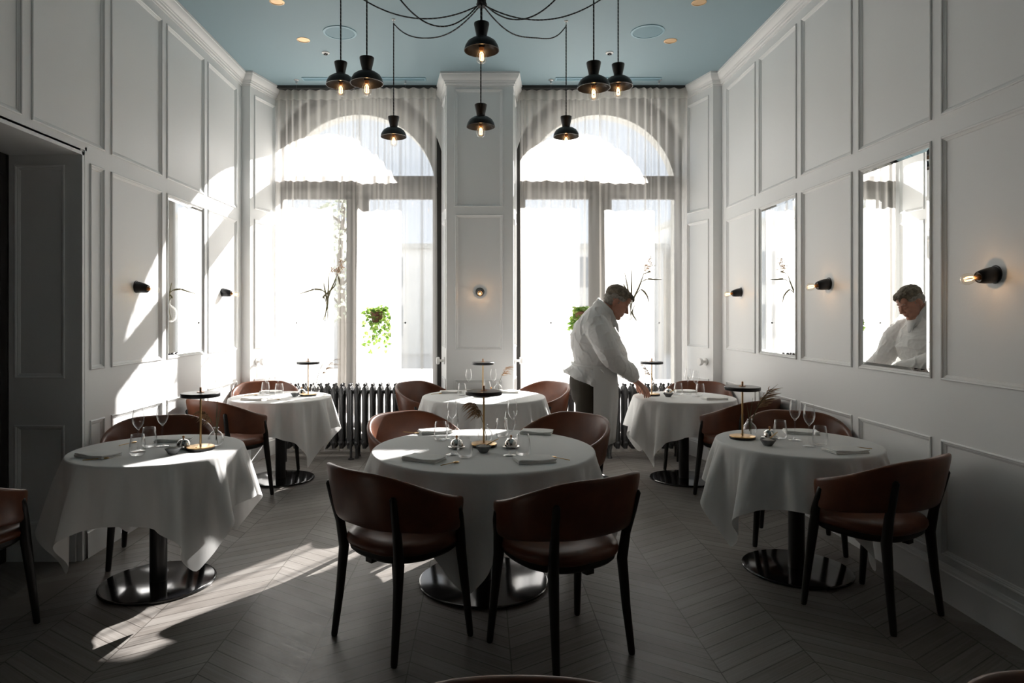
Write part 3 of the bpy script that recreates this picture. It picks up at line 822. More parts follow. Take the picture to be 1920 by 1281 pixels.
for i, (k, lab) in enumerate((('fl', 'small round pedestal table with black disc base, front left'), ('bl', 'small round pedestal table with black disc base, rear left corner'), ('fr', 'small round pedestal table with black disc base, front right'), ('br', 'small round pedestal table with black disc base, where the man stands'))):
    if i == 0: small.location = (*TAB[k][:2], 0); small['label'] = lab
    else: dup(small, (*TAB[k][:2], 0), 0, lab)
G = 'white tablecloths'
for k, R, s, seed, rot, lab in (('c', 0.60, 0.76, 4, math.radians(38), 'white tablecloth draped over the big middle table'), ('cb', 0.545, 0.70, 9, math.radians(10), 'white tablecloth draped over the table in front of the pillar'),
                           ('fl', 0.437, 0.65, 21, math.radians(3), 'white tablecloth draped over the front table by the left wall'), ('bl', 0.437, 0.65, 33, math.radians(2), 'white tablecloth draped over the rear table by the left wall'),
                           ('fr', 0.437, 0.65, 47, math.radians(62), 'white tablecloth draped over the front table by the right wall'), ('br', 0.437, 0.65, 58, math.radians(-5), 'white tablecloth draped over the rear table beside the man')):
    o = cloth_mesh(R, s, seed); o.location = (*TAB[k][:2], 0); o.rotation_euler[2] = rot; tag(o, lab, 'tablecloth', G)
ZT = TH+0.005

# ---------------------------------------------------------------- things on the tables
def make_lamp():
    r = thing('table_lamp', '', 'lamp', (0, 0, 0), 0, 'small brass and black table lamps')
    q = MB(); q.lathe([(0, 0), (0.070, 0), (0.072, 0.002), (0.072, 0.013), (0, 0.013)], 40); q.build('base', M['blackmatte'], r)
    q = MB(); q.lathe([(0, 0.0185), (0.068, 0.0185), (0.0715, 0.017), (0.072, 0.013)], 40); q.lathe([(0.004, 0.018), (0.004, 0.0215), (0, 0.0215)], 10, (0.03, -0.03, 0)); q.build('base_plate', M['brass'], r)
    q = MB(); q.lathe([(0.0052, 0.018), (0.0052, 0.29)], 12); q.build('stem', M['brass'], r)
    q = MB(); q.lathe([(0, 0.281), (0.088, 0.281), (0.098, 0.283), (0.1, 0.287), (0.1, 0.301), (0.097, 0.304), (0, 0.306)], 56); q.build('lamp_shade', M['blackmatte'], r, angle=30)
    q = MB(); q.lathe([(0, 0.3055), (0.019, 0.3055), (0.019, 0.3085), (0.0055, 0.309), (0.0055, 0.331), (0.004, 0.333), (0, 0.333)], 14); q.build('finial', M['bronze'], r)
    return r
def make_flute():
    r = thing('champagne_flute', '', 'glass', (0, 0, 0), 0, 'tall stemmed wine glasses')
    out = [(0.0060, 0.116), (0.011, 0.122), (0.0195, 0.132), (0.0270, 0.147), (0.0305, 0.163), (0.0305, 0.177), (0.0280, 0.197), (0.0240, 0.217), (0.0220, 0.228)]
    q = MB(); q.lathe([(0, 0.112)] + out + [(0.0210, 0.2285)] + [(max(0.0, x-0.0013), z+0.0004) for x, z in out[::-1][:-1]] + [(0, 0.1205)], 28); q.build('bowl', M['crystal'], r, angle=0)
    q = MB(); q.lathe([(0, 0.117), (0.0058, 0.1155), (0.0040, 0.104), (0.0033, 0.06), (0.0038, 0.025), (0.0065, 0.010), (0.018, 0.0045), (0.034, 0.0022), (0.0345, 0.0008), (0.033, 0.0002), (0, 0.0005)], 24); q.build('stem', M['crystal'], r, angle=0)
    return r
def make_tumbler():
    q = MB(); q.lathe([(0.0305, 0.108), (0.034, 0.085), (0.038, 0.06), (0.0400, 0.036), (0.0380, 0.016), (0.032, 0.005), (0.024, 0.0005), (0.0, 0.0005), ][::-1] + [(0.0292, 0.108), (0.0326, 0.085), (0.0366, 0.06), (0.0384, 0.037), (0.0360, 0.018), (0.028, 0.009), (0.0, 0.007)], 32)
    return tag(q.build('water_tumbler', M['crystal'], angle=0), None, 'glass', 'stemless water tumblers')
def make_dome():
    r = thing('butter_dome', '', 'dish', (0, 0, 0), 0, 'small silver domed butter dishes')
    q = MB(); q.lathe([(0, 0.0), (0.030, 0.0), (0.040, 0.004), (0.046, 0.008), (0.046, 0.0095), (0.036, 0.009), (0, 0.008)], 32); q.build('plate', M['silver'], r, angle=0)
    q = MB(); q.lathe([(0.0355, 0.009), (0.0355, 0.016), (0.034, 0.028), (0.029, 0.038), (0.021, 0.046), (0.010, 0.051), (0, 0.052)], 32); q.build('lid', M['silver'], r, angle=0)
    q = MB(); q.lathe([(0.004, 0.050), (0.0035, 0.056), (0.0062, 0.060), (0.0066, 0.064), (0.004, 0.068), (0, 0.069)], 14); q.build('knob', M['bronze'], r, angle=0)
    return r
def make_bowl():
    r = thing('stoneware_bowl', '', 'bowl', (0, 0, 0), 0, 'small grey stoneware bowls')
    q = MB(); q.lathe([(0, 0), (0.021, 0.0), (0.023, 0.002), (0.032, 0.016), (0.0415, 0.030), (0.0425, 0.034), (0.039, 0.034), (0.030, 0.022), (0, 0.020)], 9); q.build('bowl', M['ceramic'], r, angle=0)
    q = MB(); q.lathe([(0.034, 0.028), (0.022, 0.035), (0.008, 0.040), (0, 0.041)], 16); q.build('filling', M['salt'], r, angle=0)
    return r
def make_vase():
    r = thing('bud_vase', '', 'vase', (0, 0, 0), 0, 'round clear glass bud vases')
    o = [(0.022, 0.001), (0.034, 0.012), (0.0415, 0.030), (0.0420, 0.044), (0.036, 0.062), (0.024, 0.076), (0.013, 0.083), (0.0115, 0.092), (0.0165, 0.102)]
    q = MB(); q.lathe([(0, 0.001)] + o + [(0.0150, 0.103)] + [(x-0.0018, z+0.0015) for x, z in o[::-1][1:]] + [(0, 0.004)], 32); q.build('body', M['crystal'], r, angle=0)
    return r
def make_napkin():
    q = MB(); rn = random.Random(2)
    lay = [(0.0, 0.0065, 0.0), (0.0065, 0.0125, -0.003), (0.0125, 0.019, 0.002)]
    for z0, z1, off in lay:
        nx, ny = 12, 8; rings = []
        W2, D2 = 0.095, 0.060
        def P(u, v, z):
            lift = 0.003*math.sin(u*3.1+1.0)*math.sin(v*2.0+off*300)*(z1/0.019)
            return (u*W2+off, v*D2, z+lift*(1 if z > 0.001 else 0))
        top = [[q.vert(P(-1+2*i/nx, -1+2*j/ny, z1)) for i in range(nx+1)] for j in range(ny+1)]
        bot = [[q.vert(P(-1+2*i/nx, -1+2*j/ny, z0+0.0006)) for i in range(nx+1)] for j in range(ny+1)]
        for j in range(ny):
            for i in range(nx):
                q.face(top[j][i], top[j][i+1], top[j+1][i+1], top[j+1][i]); q.face(bot[j][i], bot[j+1][i], bot[j+1][i+1], bot[j][i+1])
        for i in range(nx):
            q.face(bot[0][i], bot[0][i+1], top[0][i+1], top[0][i]); q.face(bot[ny][i+1], bot[ny][i], top[ny][i], top[ny][i+1])
        for j in range(ny):
            q.face(bot[j+1][0], bot[j][0], top[j][0], top[j+1][0]); q.face(bot[j][nx], bot[j+1][nx], top[j+1][nx], top[j][nx])
    o = q.build('folded_napkin', M['napkin'], angle=0); md = o.modifiers.new('bevel', 'BEVEL'); md.width = 0.0028; md.segments = 2; md.limit_method = 'ANGLE'; md.angle_limit = math.radians(50)
    return tag(o, None, 'napkin', 'folded white napkins')
def make_spoon():
    r = thing('brass_spoon', '', 'spoon', (0, 0, 0), 0, 'small brass spoons')
    q = MB(); q.tube([(-0.055, 0, 0.004), (-0.02, 0, 0.0045), (0.02, 0, 0.0055), (0.030, 0, 0.0045)], [0.0022, 0.0018, 0.0016, 0.002], 8, 0.6, (0, 0, 1)); q.build('handle', M['brass'], r)
    q = MB(); q.ellipsoid((0.043, 0, 0.0052), (0.017, 0.011, 0.0042), None, 14, 8); q.build('bowl', M['brass'], r, angle=0)
    return r
def make_stick():
    q = MB(); q.tube([(0.010, 0, 0.033), (0.045, 0, 0.050), (0.085, 0, 0.066)], [0.0042, 0.0026, 0.0022], 8); return tag(q.build('bowl_spoon', M['brass'], angle=0), None, 'spoon', 'spoons resting in the stoneware bowls')
lampP, flute, tumb, dome, bowl, vase, napk, spoon, stick = [Proto(f) for f in (make_lamp, make_flute, make_tumbler, make_dome, make_bowl, make_vase, make_napkin, make_spoon, make_stick)]
def setting(tk, lamp, flutes, tumblers, domes, bowls, vases, napkins, spoons):
    nm = TAB[tk][2]
    lampP((*lamp, ZT), 0.3*len(tk)+lamp[0], 'black disc table lamp with brass stem on '+nm)
    for x, y, s in flutes: flute((x, y, ZT), x*3, 'tall stemmed glass %s on %s' % (s, nm))
    for x, y, s in tumblers: tumb((x, y, ZT), x*3, 'stemless water tumbler %s on %s' % (s, nm))
    for x, y, s in domes: dome((x, y, ZT), x, ('small silver butter dome %s on %s' % (s, nm)).replace('  ', ' '))
    for x, y, a in bowls:
        bowl((x, y, ZT), x, 'grey faceted stoneware bowl of salt on '+nm)
        if a is not None: stick((x, y, ZT), a, 'thin brass spoon leaning in the bowl on '+nm)
    for x, y in vases: vase((x, y, ZT), 0, 'round clear bud vase on '+nm)
    for x, y, a, s in napkins: napk((x, y, ZT), a, 'folded white napkin %s on %s' % (s, nm))
    for x, y, a, s in spoons: spoon((x, y, ZT), a, 'small brass spoon %s on %s' % (s, nm))
setting('c', (0.012, 3.66),
    [(-0.150, 3.44, 'at the front left place'), (-0.172, 3.88, 'at the far left place'), (0.145, 3.42, 'at the front right place'), (0.180, 3.88, 'at the far right place')],
    [(-0.085, 3.37, 'at the front left place'), (-0.235, 3.83, 'at the far left place'), (0.213, 3.43, 'at the front right place'), (0.120, 3.95, 'at the far right place')],
    [(-0.135, 3.61, 'left of the lamp'), (0.160, 3.62, 'right of the lamp')], [(0.010, 3.50, 0.35)], [(0.020, 3.775)],
    [(-0.285, 3.315, -0.45, 'at the front left place'), (0.260, 3.285, 0.22, 'at the front right place'), (-0.285, 4.08, 0.30, 'at the far left place'), (0.335, 4.06, -0.22, 'at the far right place')],
    [(-0.155, 3.215, 0.75, 'at the front left place'), (0.395, 3.33, 2.4, 'at the front right place'), (-0.43, 4.06, -0.5, 'at the far left place')])
setting('cb', (0.012, 5.88),
    [(-0.117, 6.04, 'left of the lamp'), (0.107, 6.06, 'right of the lamp')], [(-0.175, 5.96, 'left of the lamp'), (0.048, 6.14, 'right of the lamp')],
    [(0.085, 6.0, '')], [], [(0.150, 6.14)], [(-0.285, 6.16, 0.15, 'on the left side'), (0.255, 6.18, -0.15, 'on the right side')], [(-0.41, 6.05, 0.6, 'on the left side')])
setting('fl', (-1.507, 3.575),
    [(-1.818, 3.53, 'nearer the front'), (-1.752, 3.66, 'nearer the lamp')], [(-1.765, 3.42, 'nearer the front'), (-1.815, 3.64, 'behind the stemmed glasses')],
    [(-1.610, 3.60, '')], [(-1.600, 3.455, None)], [(-1.462, 3.67)], [(-1.955, 3.40, -0.35, 'on the left side'), (-1.76, 3.82, 0.25, 'behind the glasses')], [(-1.92, 3.315, 0.45, 'beside the left napkin'), (-1.97, 3.71, 1.2, 'at the far place')])
setting('bl', (-1.545, 5.94),
    [(-1.930, 5.98, 'nearer the wall'), (-1.845, 6.04, 'nearer the lamp')], [(-1.965, 6.06, 'nearer the wall'), (-1.80, 5.93, 'nearer the lamp')],
    [(-1.63, 6.04, '')], [(-1.645, 5.88, None)], [(-1.52, 6.10)], [(-1.93, 5.66, -0.15, 'on the near side'), (-1.95, 6.17, 0.15, 'on the far side')], [(-1.76, 5.64, 0.7, 'on the near side'), (-2.06, 5.95, 0.2, 'by the wall')])
setting('fr', (1.520, 3.885),
    [(1.805, 3.84, 'farther from the camera'), (1.798, 3.66, 'nearer the camera')], [(1.737, 3.88, 'farther from the camera'), (1.868, 3.68, 'nearer the camera')],
    [(1.685, 3.90, '')], [(1.580, 3.68, 0.55)], [(1.592, 3.96)], [(1.945, 4.06, -0.25, 'behind the glasses'), (1.915, 3.51, 0.15, 'on the near right side')], [(2.045, 3.60, 2.6, 'beside the near napkin')])
setting('br', (1.520, 5.955),
    [(1.880, 6.08, 'farther from the camera'), (1.890, 5.88, 'nearer the camera')], [(1.770, 6.00, 'farther from the camera'), (1.945, 5.93, 'nearer the camera')],
    [(1.700, 6.06, '')], [(1.640, 5.86, 0.45)], [(1.585, 6.10)], [(1.90, 6.21, -0.1, 'on the far side'), (1.985, 5.68, 0.1, 'on the near right side')], [])

# dried sprigs standing in the bud vases
def sprig(loc, label, plume=(-0.07, 0.02, 0.24), droop=1.0, n=70, blades=(), seed=1, pl=0.10, green=False):
    rn = random.Random(seed); r = thing('dried_sprig', label, 'dried flower', loc, 0, 'dried sprigs in the bud vases')
    p = Vector(plume); st = bez((0.008, 0, 0.012), (0.0, 0, 0.13), tuple(p), 10)
    q = MB(); q.tube(st, [0.0017]*8+[0.0012, 0.0010, 0.0008], 6); q.build('stalk', M['reedleaf'], r)
    if n:
        q = MB()
        for i in range(n):
            t = 0.62+0.38*rn.random(); k = min(9, int(t*10)); a = st[k].lerp(st[k+1], t*10-k)
            ang = rn.uniform(0, 6.28); l = pl*(0.35+0.65*rn.random())*(1.15-abs(t-0.8))
            out = Vector((math.cos(ang)*0.75+plume[0]*2.2, math.sin(ang)*0.65, 0.30+0.25*rn.random())); 
            mid = a + out*l*0.45; end = a + out*l*0.8 + Vector((plume[0]*0.25, 0, -droop*l*0.55))
            q.tube(bez(a, mid, end, 4), [0.0010, 0.0016, 0.0021, 0.0015, 0.0004], 5)
        q.build('plume', M['reed'], r)
    for (bx, by, bz) in blades:
        q = MB(); q.tube(bez((0, 0, 0.03), (bx*0.2, by*0.2, bz*0.7), (bx, by, bz), 8), [0.0016, 0.0024, 0.003, 0.0032, 0.003, 0.0026, 0.002, 0.0012, 0.0004], 6, 0.3); q.build('blade', M['reedleaf'], r)
    return r
sprig((0.020, 3.775, ZT), 'brown drooping reed plume on the big middle table', (-0.075, 0.0, 0.225), 1.3, 110, (), 3, 0.085)
sprig((0.150, 6.14, ZT), 'pale dried grass on the table in front of the pillar', (0.09, 0.0, 0.24), 0.6, 50, (), 4, 0.08)
sprig((-1.462, 3.67, ZT), 'curled dried plume with green blades on the front left table', (-0.085, 0.02, 0.19), 1.5, 50, ((0.010, 0.0, 0.27), (0.04, 0, 0.24)), 5, 0.07)
sprig((-1.52, 6.10, ZT), 'thin dried grass on the rear left table', (0.16, 0, 0.30), 0.4, 26, ((0.08, 0.0, 0.29),), 6, 0.08)
sprig((1.592, 3.96, ZT), 'spiky dried grass on the front right table', (0.13, 0.02, 0.27), 0.05, 100, ((0.02, 0, 0.23), (0.17, 0, 0.31), (-0.02, 0, 0.2)), 7, 0.075)
sprig((1.585, 6.10, ZT), 'thin dark dried stalk on the table beside the man', (-0.11, 0, 0.27), 0.3, 24, ((-0.07, 0, 0.24),), 8, 0.07)
# ---------------------------------------------------------------- pendant lamps
def bulb_parts(par, M4, scale=1.0):
    """screw-base bulb hanging along local -Z of M4: glass, socket, filament; returns nothing"""
    def add(mb, name, m, p, angle=0):
        mb.v = [tuple(M4 @ Vector((x*scale, y*scale, z*scale))) for x, y, z in mb.v]; return mb.build(name, m, p, angle=angle)
    q = MB(); q.lathe([(0.0135, 0.0), (0.0145, -0.008), (0.0215, -0.020), (0.0285, -0.035), (0.0310, -0.050), (0.0290, -0.064), (0.0215, -0.076), (0.011, -0.082), (0, -0.084)], 24); b = add(q, 'bulb', M['bulb'], par)
    q = MB(); q.lathe([(0.0, 0.030), (0.0145, 0.030), (0.0150, 0.006), (0.0135, -0.006), (0.008, -0.014), (0, -0.014)], 16); add(q, 'socket', M['bronze'], par, 40)
    q = MB()
    for i in range(4):
        a = i*math.pi/2+0.4; c, s = math.cos(a), math.sin(a)
        q.tube([(0.004*c, 0.004*s, -0.018), (0.011*c, 0.011*s, -0.028), (0.0115*c, 0.0115*s, -0.062), (0.004*c, 0.004*s, -0.066)], 0.0007, 6)
    add(q, 'filament', M['filament'], b)
def glow(par, p, power, rad=0.003):
    l = bpy.data.lights.new('bulb_light', 'POINT'); l.energy = power; l.color = (1.0, 0.60, 0.30); l.shadow_soft_size = rad
    o = bpy.data.objects.new('bulb_light', l); COL.objects.link(o); o.parent = par; o.location = p; return o
HUB = Vector((0.0, 4.45, 3.515))
def pendant(x, y, z, label, hook, cord_pts, power=0.06):
    """z: height of the shade's rim; hook: ceiling hook the flex runs through; cord_pts: slack flex back to the hub"""
    r = thing('pendant_lamp', label, 'pendant lamp', (x, y, z), 0, 'black pendant lamps')
    q = MB(); q.lathe([(0.026, 0.160), (0.045, 0.162), (0.0455, 0.156), (0.040, 0.128), (0.033, 0.098), (0.0305, 0.080), (0.033, 0.072)], 32); q.lathe([(0, 0.158), (0.040, 0.160)], 32); q.build('cap', M['blackmatte'], r, angle=35)
    q = MB(); q.lathe([(0.0, 0.072), (0.032, 0.073), (0.060, 0.067), (0.084, 0.050), (0.098, 0.026), (0.1035, 0.004), (0.1035, 0.0), (0.101, 0.0), (0.096, 0.024), (0.082, 0.046), (0.058, 0.062), (0.03, 0.068), (0, 0.068)], 48); q.build('lamp_shade', M['blackmatte'], r, angle=35)
    q = MB(); q.lathe([(0.0, 0.066), (0.020, 0.066), (0.021, 0.030), (0.017, 0.018), (0, 0.018)], 20); q.build('lampholder', M['blackmatte'], r, angle=35)
    bulb_parts(r, Matrix.Translation((0, 0, 0.012)), 1.06); glow(r, (0, 0, -0.030), power)
    q = MB(); q.tube([(0, 0, 0.158)] + [(0, 0, 0.158+(hook-z-0.158)*t/12) for t in range(1, 13)], 0.0048, 7); q.build('flex', M['cord'], r)
    if cord_pts:
        q = MB(); pts = [Vector(p)-Vector((x, y, z)) for p in cord_pts]
        fine = []
        for i in range(len(pts)-1):                                    # smooth the slack flex
            p0, p1, p2, p3 = pts[max(i-1, 0)], pts[i], pts[i+1], pts[min(i+2, len(pts)-1)]
            for k in range(8):
                t = k/8; fine.append(0.5*((2*p1)+(p2-p0)*t+(2*p0-5*p1+4*p2-p3)*t*t+(3*p1-p0-3*p2+p3)*t**3))
        fine.append(pts[-1]); q.tube(fine, 0.0048, 7); q.build('slack_flex', M['cord'], r)
        q = MB(); q.lathe([(0.016, HC-z), (0.014, HC-z-0.006), (0.004, HC-z-0.01), (0.004, hook-z)], 12); q.build('hook', M['white'], r)
    return r
def swag(x, y, zh, sag, wig=0.0):
    a = Vector((HUB.x, HUB.y, HUB.z)); b = Vector((x, y, zh)); out = []
    d = (b-a); d.z = 0
    a = a + d.normalized()*0.022
    for i in range(11):
        t = i/10; p = a.lerp(b, t); p.z -= sag*4*t*(1-t) + wig*math.sin(t*9)*t; out.append(p)
    return out
pendant(0.0, 3.93, 3.005, 'nearest and largest black pendant lamp under the cable hub', 3.51, None)
pendant(-0.718, 4.17, 2.895, 'black pendant lamp left of the hub, the nearer of the overlapping left pair', HC-0.03, swag(-0.718, 4.17, HC-0.03, 0.31))
pendant(-0.993, 4.70, 3.067, 'leftmost black pendant lamp, the farther of the overlapping left pair', HC-0.03, swag(-0.993, 4.70, HC-0.03, 0.16))
pendant(-0.706, 5.35, 2.875, 'low black pendant lamp in front of the left window', HC-0.03, swag(-0.706, 5.35, HC-0.03, 0.17, 0.012))
pendant(-0.006, 4.85, 2.815, 'low black pendant lamp in front of the pillar', HC-0.03, swag(-0.006, 4.85, HC-0.03, 0.0)[:1]+[(-0.006, 4.85, HC-0.03)])
pendant(0.682, 5.38, 2.885, 'low black pendant lamp in front of the right window', HC-0.03, swag(0.682, 5.38, HC-0.03, 0.17, 0.03))
pendant(0.701, 4.17, 2.865, 'black pendant lamp right of the hub, the nearer of the overlapping right pair', HC-0.03, swag(0.701, 4.17, HC-0.03, 0.26))
pendant(0.973, 4.75, 3.072, 'rightmost black pendant lamp, the farther of the overlapping right pair', HC-0.03, swag(0.973, 4.75, HC-0.03, 0.16))
hb = thing('cable_hub', 'black cable hub on the ceiling where the pendant flexes meet', 'cable hub', tuple(HUB))
q = MB(); q.lathe([(0, -0.01), (0.028, -0.01), (0.031, -0.004), (0.031, HC-HUB.z), (0, HC-HUB.z)], 24); q.build('canopy', M['blackmatte'], hb)
q = MB(); q.lathe([(0.031, 0), (0.036, 0.003), (0.036, 0.010), (0.031, 0.013)], 10, (0, 0, 0.0)); q.build('clamp', M['blackmatte'], hb)
q = MB(); q.tube([(0, -0.02, 0), (0, -0.30, -0.015), (0, -0.50, 0.005), (0, -0.52, -0.005)], 0.0052, 8); q.build('flex', M['cord'], hb)

# ---------------------------------------------------------------- wall sconces
def make_sconce():
    r = thing('wall_sconce', '', 'wall lamp', (0, 0, 0), 0, 'black wall sconces with bare bulbs')      # local +X points away from the wall
    ax = Vector((1, 0, -0.16)).normalized()
    q = MB(); q.lathe([(0, 0.0), (0.036, 0.0), (0.0385, 0.006), (0.0375, 0.030), (0.033, 0.060), (0.027, 0.082), (0.024, 0.085), (0.022, 0.080), (0, 0.075)], 28, (0, 0, 0), tuple(ax)); q.build('holder', M['blackmatte'], r, angle=40)
    q = MB(); q.lathe([(0.043, 0.0), (0.043, 0.004), (0.038, 0.006)], 28, (0, 0, 0), (1, 0, 0)); q.build('rose', M['blackmatte'], r, angle=40)
    R = (-ax).to_track_quat('Z', 'Y').to_matrix().to_4x4()
    bulb_parts(r, Matrix.Translation(ax*0.088) @ R, 0.88); glow(r, tuple(ax*0.130), 0.045)
    return r
sc = Proto(make_sconce)
sc((-XW+0.012-0.024, 4.575, 1.64), 0, 'black wall sconce on the left wall, the nearer one')
sc((-XW-0.012, 6.09, 1.655), 0, 'black wall sconce on the left wall beyond the mirror, in the sun')
sc((XW+0.012, 6.09, 1.655), math.pi, 'black wall sconce on the right wall nearest the window')
sc((XW+0.012, 4.55, 1.66), math.pi, 'black wall sconce on the right wall between the two mirrors')
sc((XW+0.012, 3.075, 1.635), math.pi, 'black wall sconce on the right wall nearest the camera')
sc((-0.016, 6.56+0.012, 1.672), -math.pi/2, 'black wall sconce on the front of the pillar')

# ---------------------------------------------------------------- plants on the glass shelves
def leaf(q, c, R, s):
    prof = [(0, 0), (0.30, 0.42), (0.12, 0.62), (-0.05, 0.55)]
    out = [(0.0, -0.08), (0.34, -0.22), (0.50, 0.05), (0.42, 0.40), (0.20, 0.78), (0.0, 1.05), (-0.20, 0.78), (-0.42, 0.40), (-0.50, 0.05), (-0.34, -0.22)]
    mid = [(0.0, 0.0), (0.0, 0.35), (0.0, 0.72)]
    m = [q.vert(c + R @ Vector((x*s, y*s, -0.10*s*(y*y)))) for x, y in mid]
    o = [q.vert(c + R @ Vector((x*s, y*s, 0.16*s*abs(x)*2-0.14*s*y*y))) for x, y in out]
    for a, b, k in ((0, 1, 0), (1, 2, 0), (2, 3, 1), (3, 4, 2), (4, 5, 2)):
        q.face(m[k], o[a], o[b])
    for a, b, k in ((0, 9, 0), (9, 8, 0), (8, 7, 1), (7, 6, 2), (6, 5, 2)): q.face(m[k], o[b], o[a])
    q.face(m[0], o[2], m[1]); q.face(m[1], o[3], m[2]) if False else q.face(m[1], o[2], o[3])
    q.face(m[0], m[1], o[8]); q.face(m[1], m[2], o[7]); q.face(m[1], o[3], m[2])
def pothos(loc, label, seed, n, spread, length):
    rn = random.Random(seed); r = thing('trailing_houseplant', label, 'plant', loc, 0, 'trailing plants on the glass shelves')
    q = MB(); q.lathe([(0, 0), (0.045, 0.0), (0.050, 0.006), (0.062, 0.085), (0.066, 0.088), (0.066, 0.108), (0.060, 0.110), (0.056, 0.095), (0, 0.092)], 28); q.build('pot', M['wicker'], r, angle=35)
    q = MB(); st = MB()
    for v in range(15):
        a = rn.uniform(0, 6.28); rad = spread*(0.5+0.5*rn.random()); ln = length*(0.25+0.75*rn.random())
        p0 = Vector((0.03*math.cos(a), 0.03*math.sin(a), 0.10)); p1 = Vector((rad*0.8*math.cos(a), 0.6*rad*math.sin(a), 0.16+0.05*rn.random()))
        p2 = Vector((rad*math.cos(a), 0.6*rad*math.sin(a), 0.10)); p3 = p2 + Vector((rn.uniform(-0.04, 0.04), rn.uniform(-0.02, 0.02), -ln))
        path = bez(p0, p1, p2, 5)[:-1] + bez(p2, (p2+p3)/2+Vector((rn.uniform(-0.03, 0.03), 0, 0)), p3, 8)
        st.tube(path, 0.0013, 5)
        for k in range(2, len(path)):
            if rn.random() < n:
                d = Vector((rn.uniform(-1, 1), rn.uniform(-0.8, 0.6), rn.uniform(-0.9, 0.15))).normalized()
                up = Vector((rn.uniform(-0.5, 0.5), -0.9, rn.uniform(0.0, 0.8))).normalized()
                x = d.cross(up).normalized(); z = x.cross(d)
                R = Matrix((x, d, z)).transposed(); leaf(q, path[k]+d*0.012, R, rn.uniform(0.026, 0.046))
    for v in range(16):
        a = rn.uniform(0, 6.28); d = Vector((math.cos(a), 0.7*math.sin(a), rn.uniform(-0.1, 0.7))).normalized(); up = Vector((0, -0.5, 1)).normalized()
        x = d.cross(up).normalized(); z = x.cross(d); R = Matrix((x, d, z)).transposed()
        leaf(q, Vector((0.05*math.cos(a), 0.04*math.sin(a), 0.115+0.03*rn.random())), R, rn.uniform(0.030, 0.050))
    st.build('stems', M['leafstem'], r); tag(q.build('foliage', M['leaf'], r, angle=0, fix=False), kind='stuff')
    return r
pothos((-1.055, 6.73, 1.371), 'trailing green pothos in a brown pot on the left glass shelf', 11, 0.92, 0.150, 0.40)
pothos((1.000, 6.73, 1.371), 'trailing green pothos behind the man\'s back on the right glass shelf', 23, 0.85, 0.085, 0.24)
def shelf_vase(loc, label, seed, blades, plumes):
    rn = random.Random(seed)
    r = thing('glass_vase', 'clear round glass vase on the '+label+' glass shelf', 'vase', loc)
    q = MB(); q.lathe([(0, 0.002), (0.05, 0.002), (0.085, 0.03), (0.098, 0.075), (0.092, 0.12), (0.07, 0.155), (0.032, 0.18), (0.026, 0.20), (0.034, 0.222)], 36); q.build('body', M['glass'], r, angle=0)
    t = thing('dried_reed_stems', 'tall dried reeds standing in the vase on the '+label+' shelf', 'dried reeds', loc)
    for i, b in enumerate(blades):
        pts = [Vector(p) for p in b]; fine = []
        for k in range(len(pts)-1):
            p0, p1, p2, p3 = pts[max(k-1, 0)], pts[k], pts[k+1], pts[min(k+2, len(pts)-1)]
            for j in range(6):
                s = j/6; fine.append(0.5*((2*p1)+(p2-p0)*s+(2*p0-5*p1+4*p2-p3)*s*s+(3*p1-p0-3*p2+p3)*s**3))
        fine.append(pts[-1]); n = len(fine)
        q = MB(); q.tube(fine, [0.0024+0.0062*math.sin(math.pi*min(1, (k/n)*1.05))**1.5*(1 if k > n*0.35 else 0.35) for k in range(n)], 6, 0.35, (1, 0, 0.2)); q.build('blade', M['reedleaf'], t, angle=0)
    for i, (c, s, dirn) in enumerate(plumes):
        q = MB(); c = Vector(c)
        for k in range(46):
            a = c + Vector((dirn[0]*rn.uniform(-1, 1)+rn.gauss(0, 0.012), rn.gauss(0, 0.012), dirn[1]*rn.uniform(-1, 1)+rn.gauss(0, 0.012)))
            d = Vector((rn.gauss(0, 0.4), rn.gauss(0, 0.4), rn.gauss(0.2, 0.6))).normalized()*rn.uniform(0.016, 0.036)*s
            q.tube([a, a+d*0.5, a+d], [0.0012, 0.0028, 0.0006], 5)
        q.build('plume', M['reed'], t, angle=0)
# offsets are metres from the vase's foot
shelf_vase((-1.55, 6.73, 1.371), 'left', 3,
    [[(-0.03, 0, 0.01), (-0.02, 0, 0.13), (0.01, 0, 0.28), (0.07, 0, 0.42), (0.095, 0, 0.49)], [(-0.05, 0, 0.02), (-0.01, 0, 0.14), (0.0, 0, 0.30), (0.012, 0, 0.50)], [(0.0, 0, 0.01), (-0.01, 0, 0.2), (-0.03, 0, 0.32), (-0.045, 0, 0.40)],
     [(0.0, 0, 0.14), (-0.03, 0, 0.30), (-0.12, 0, 0.335), (-0.20, 0, 0.315), (-0.28, 0, 0.29)], [(-0.01, 0, 0.15), (-0.03, 0, 0.24), (-0.045, 0, 0.26), (0.06, 0, 0.36), (0.085, 0, 0.44)], [(0.09, 0, 0.49), (0.11, 0, 0.44), (0.118, 0, 0.38)]],
    [((0.10, 0, 0.53), 1.0, (0.015, 0.03)), ((0.135, 0, 0.57), 0.9, (0.012, 0.05)), ((0.04, 0, 0.53), 0.7, (0.012, 0.02))])
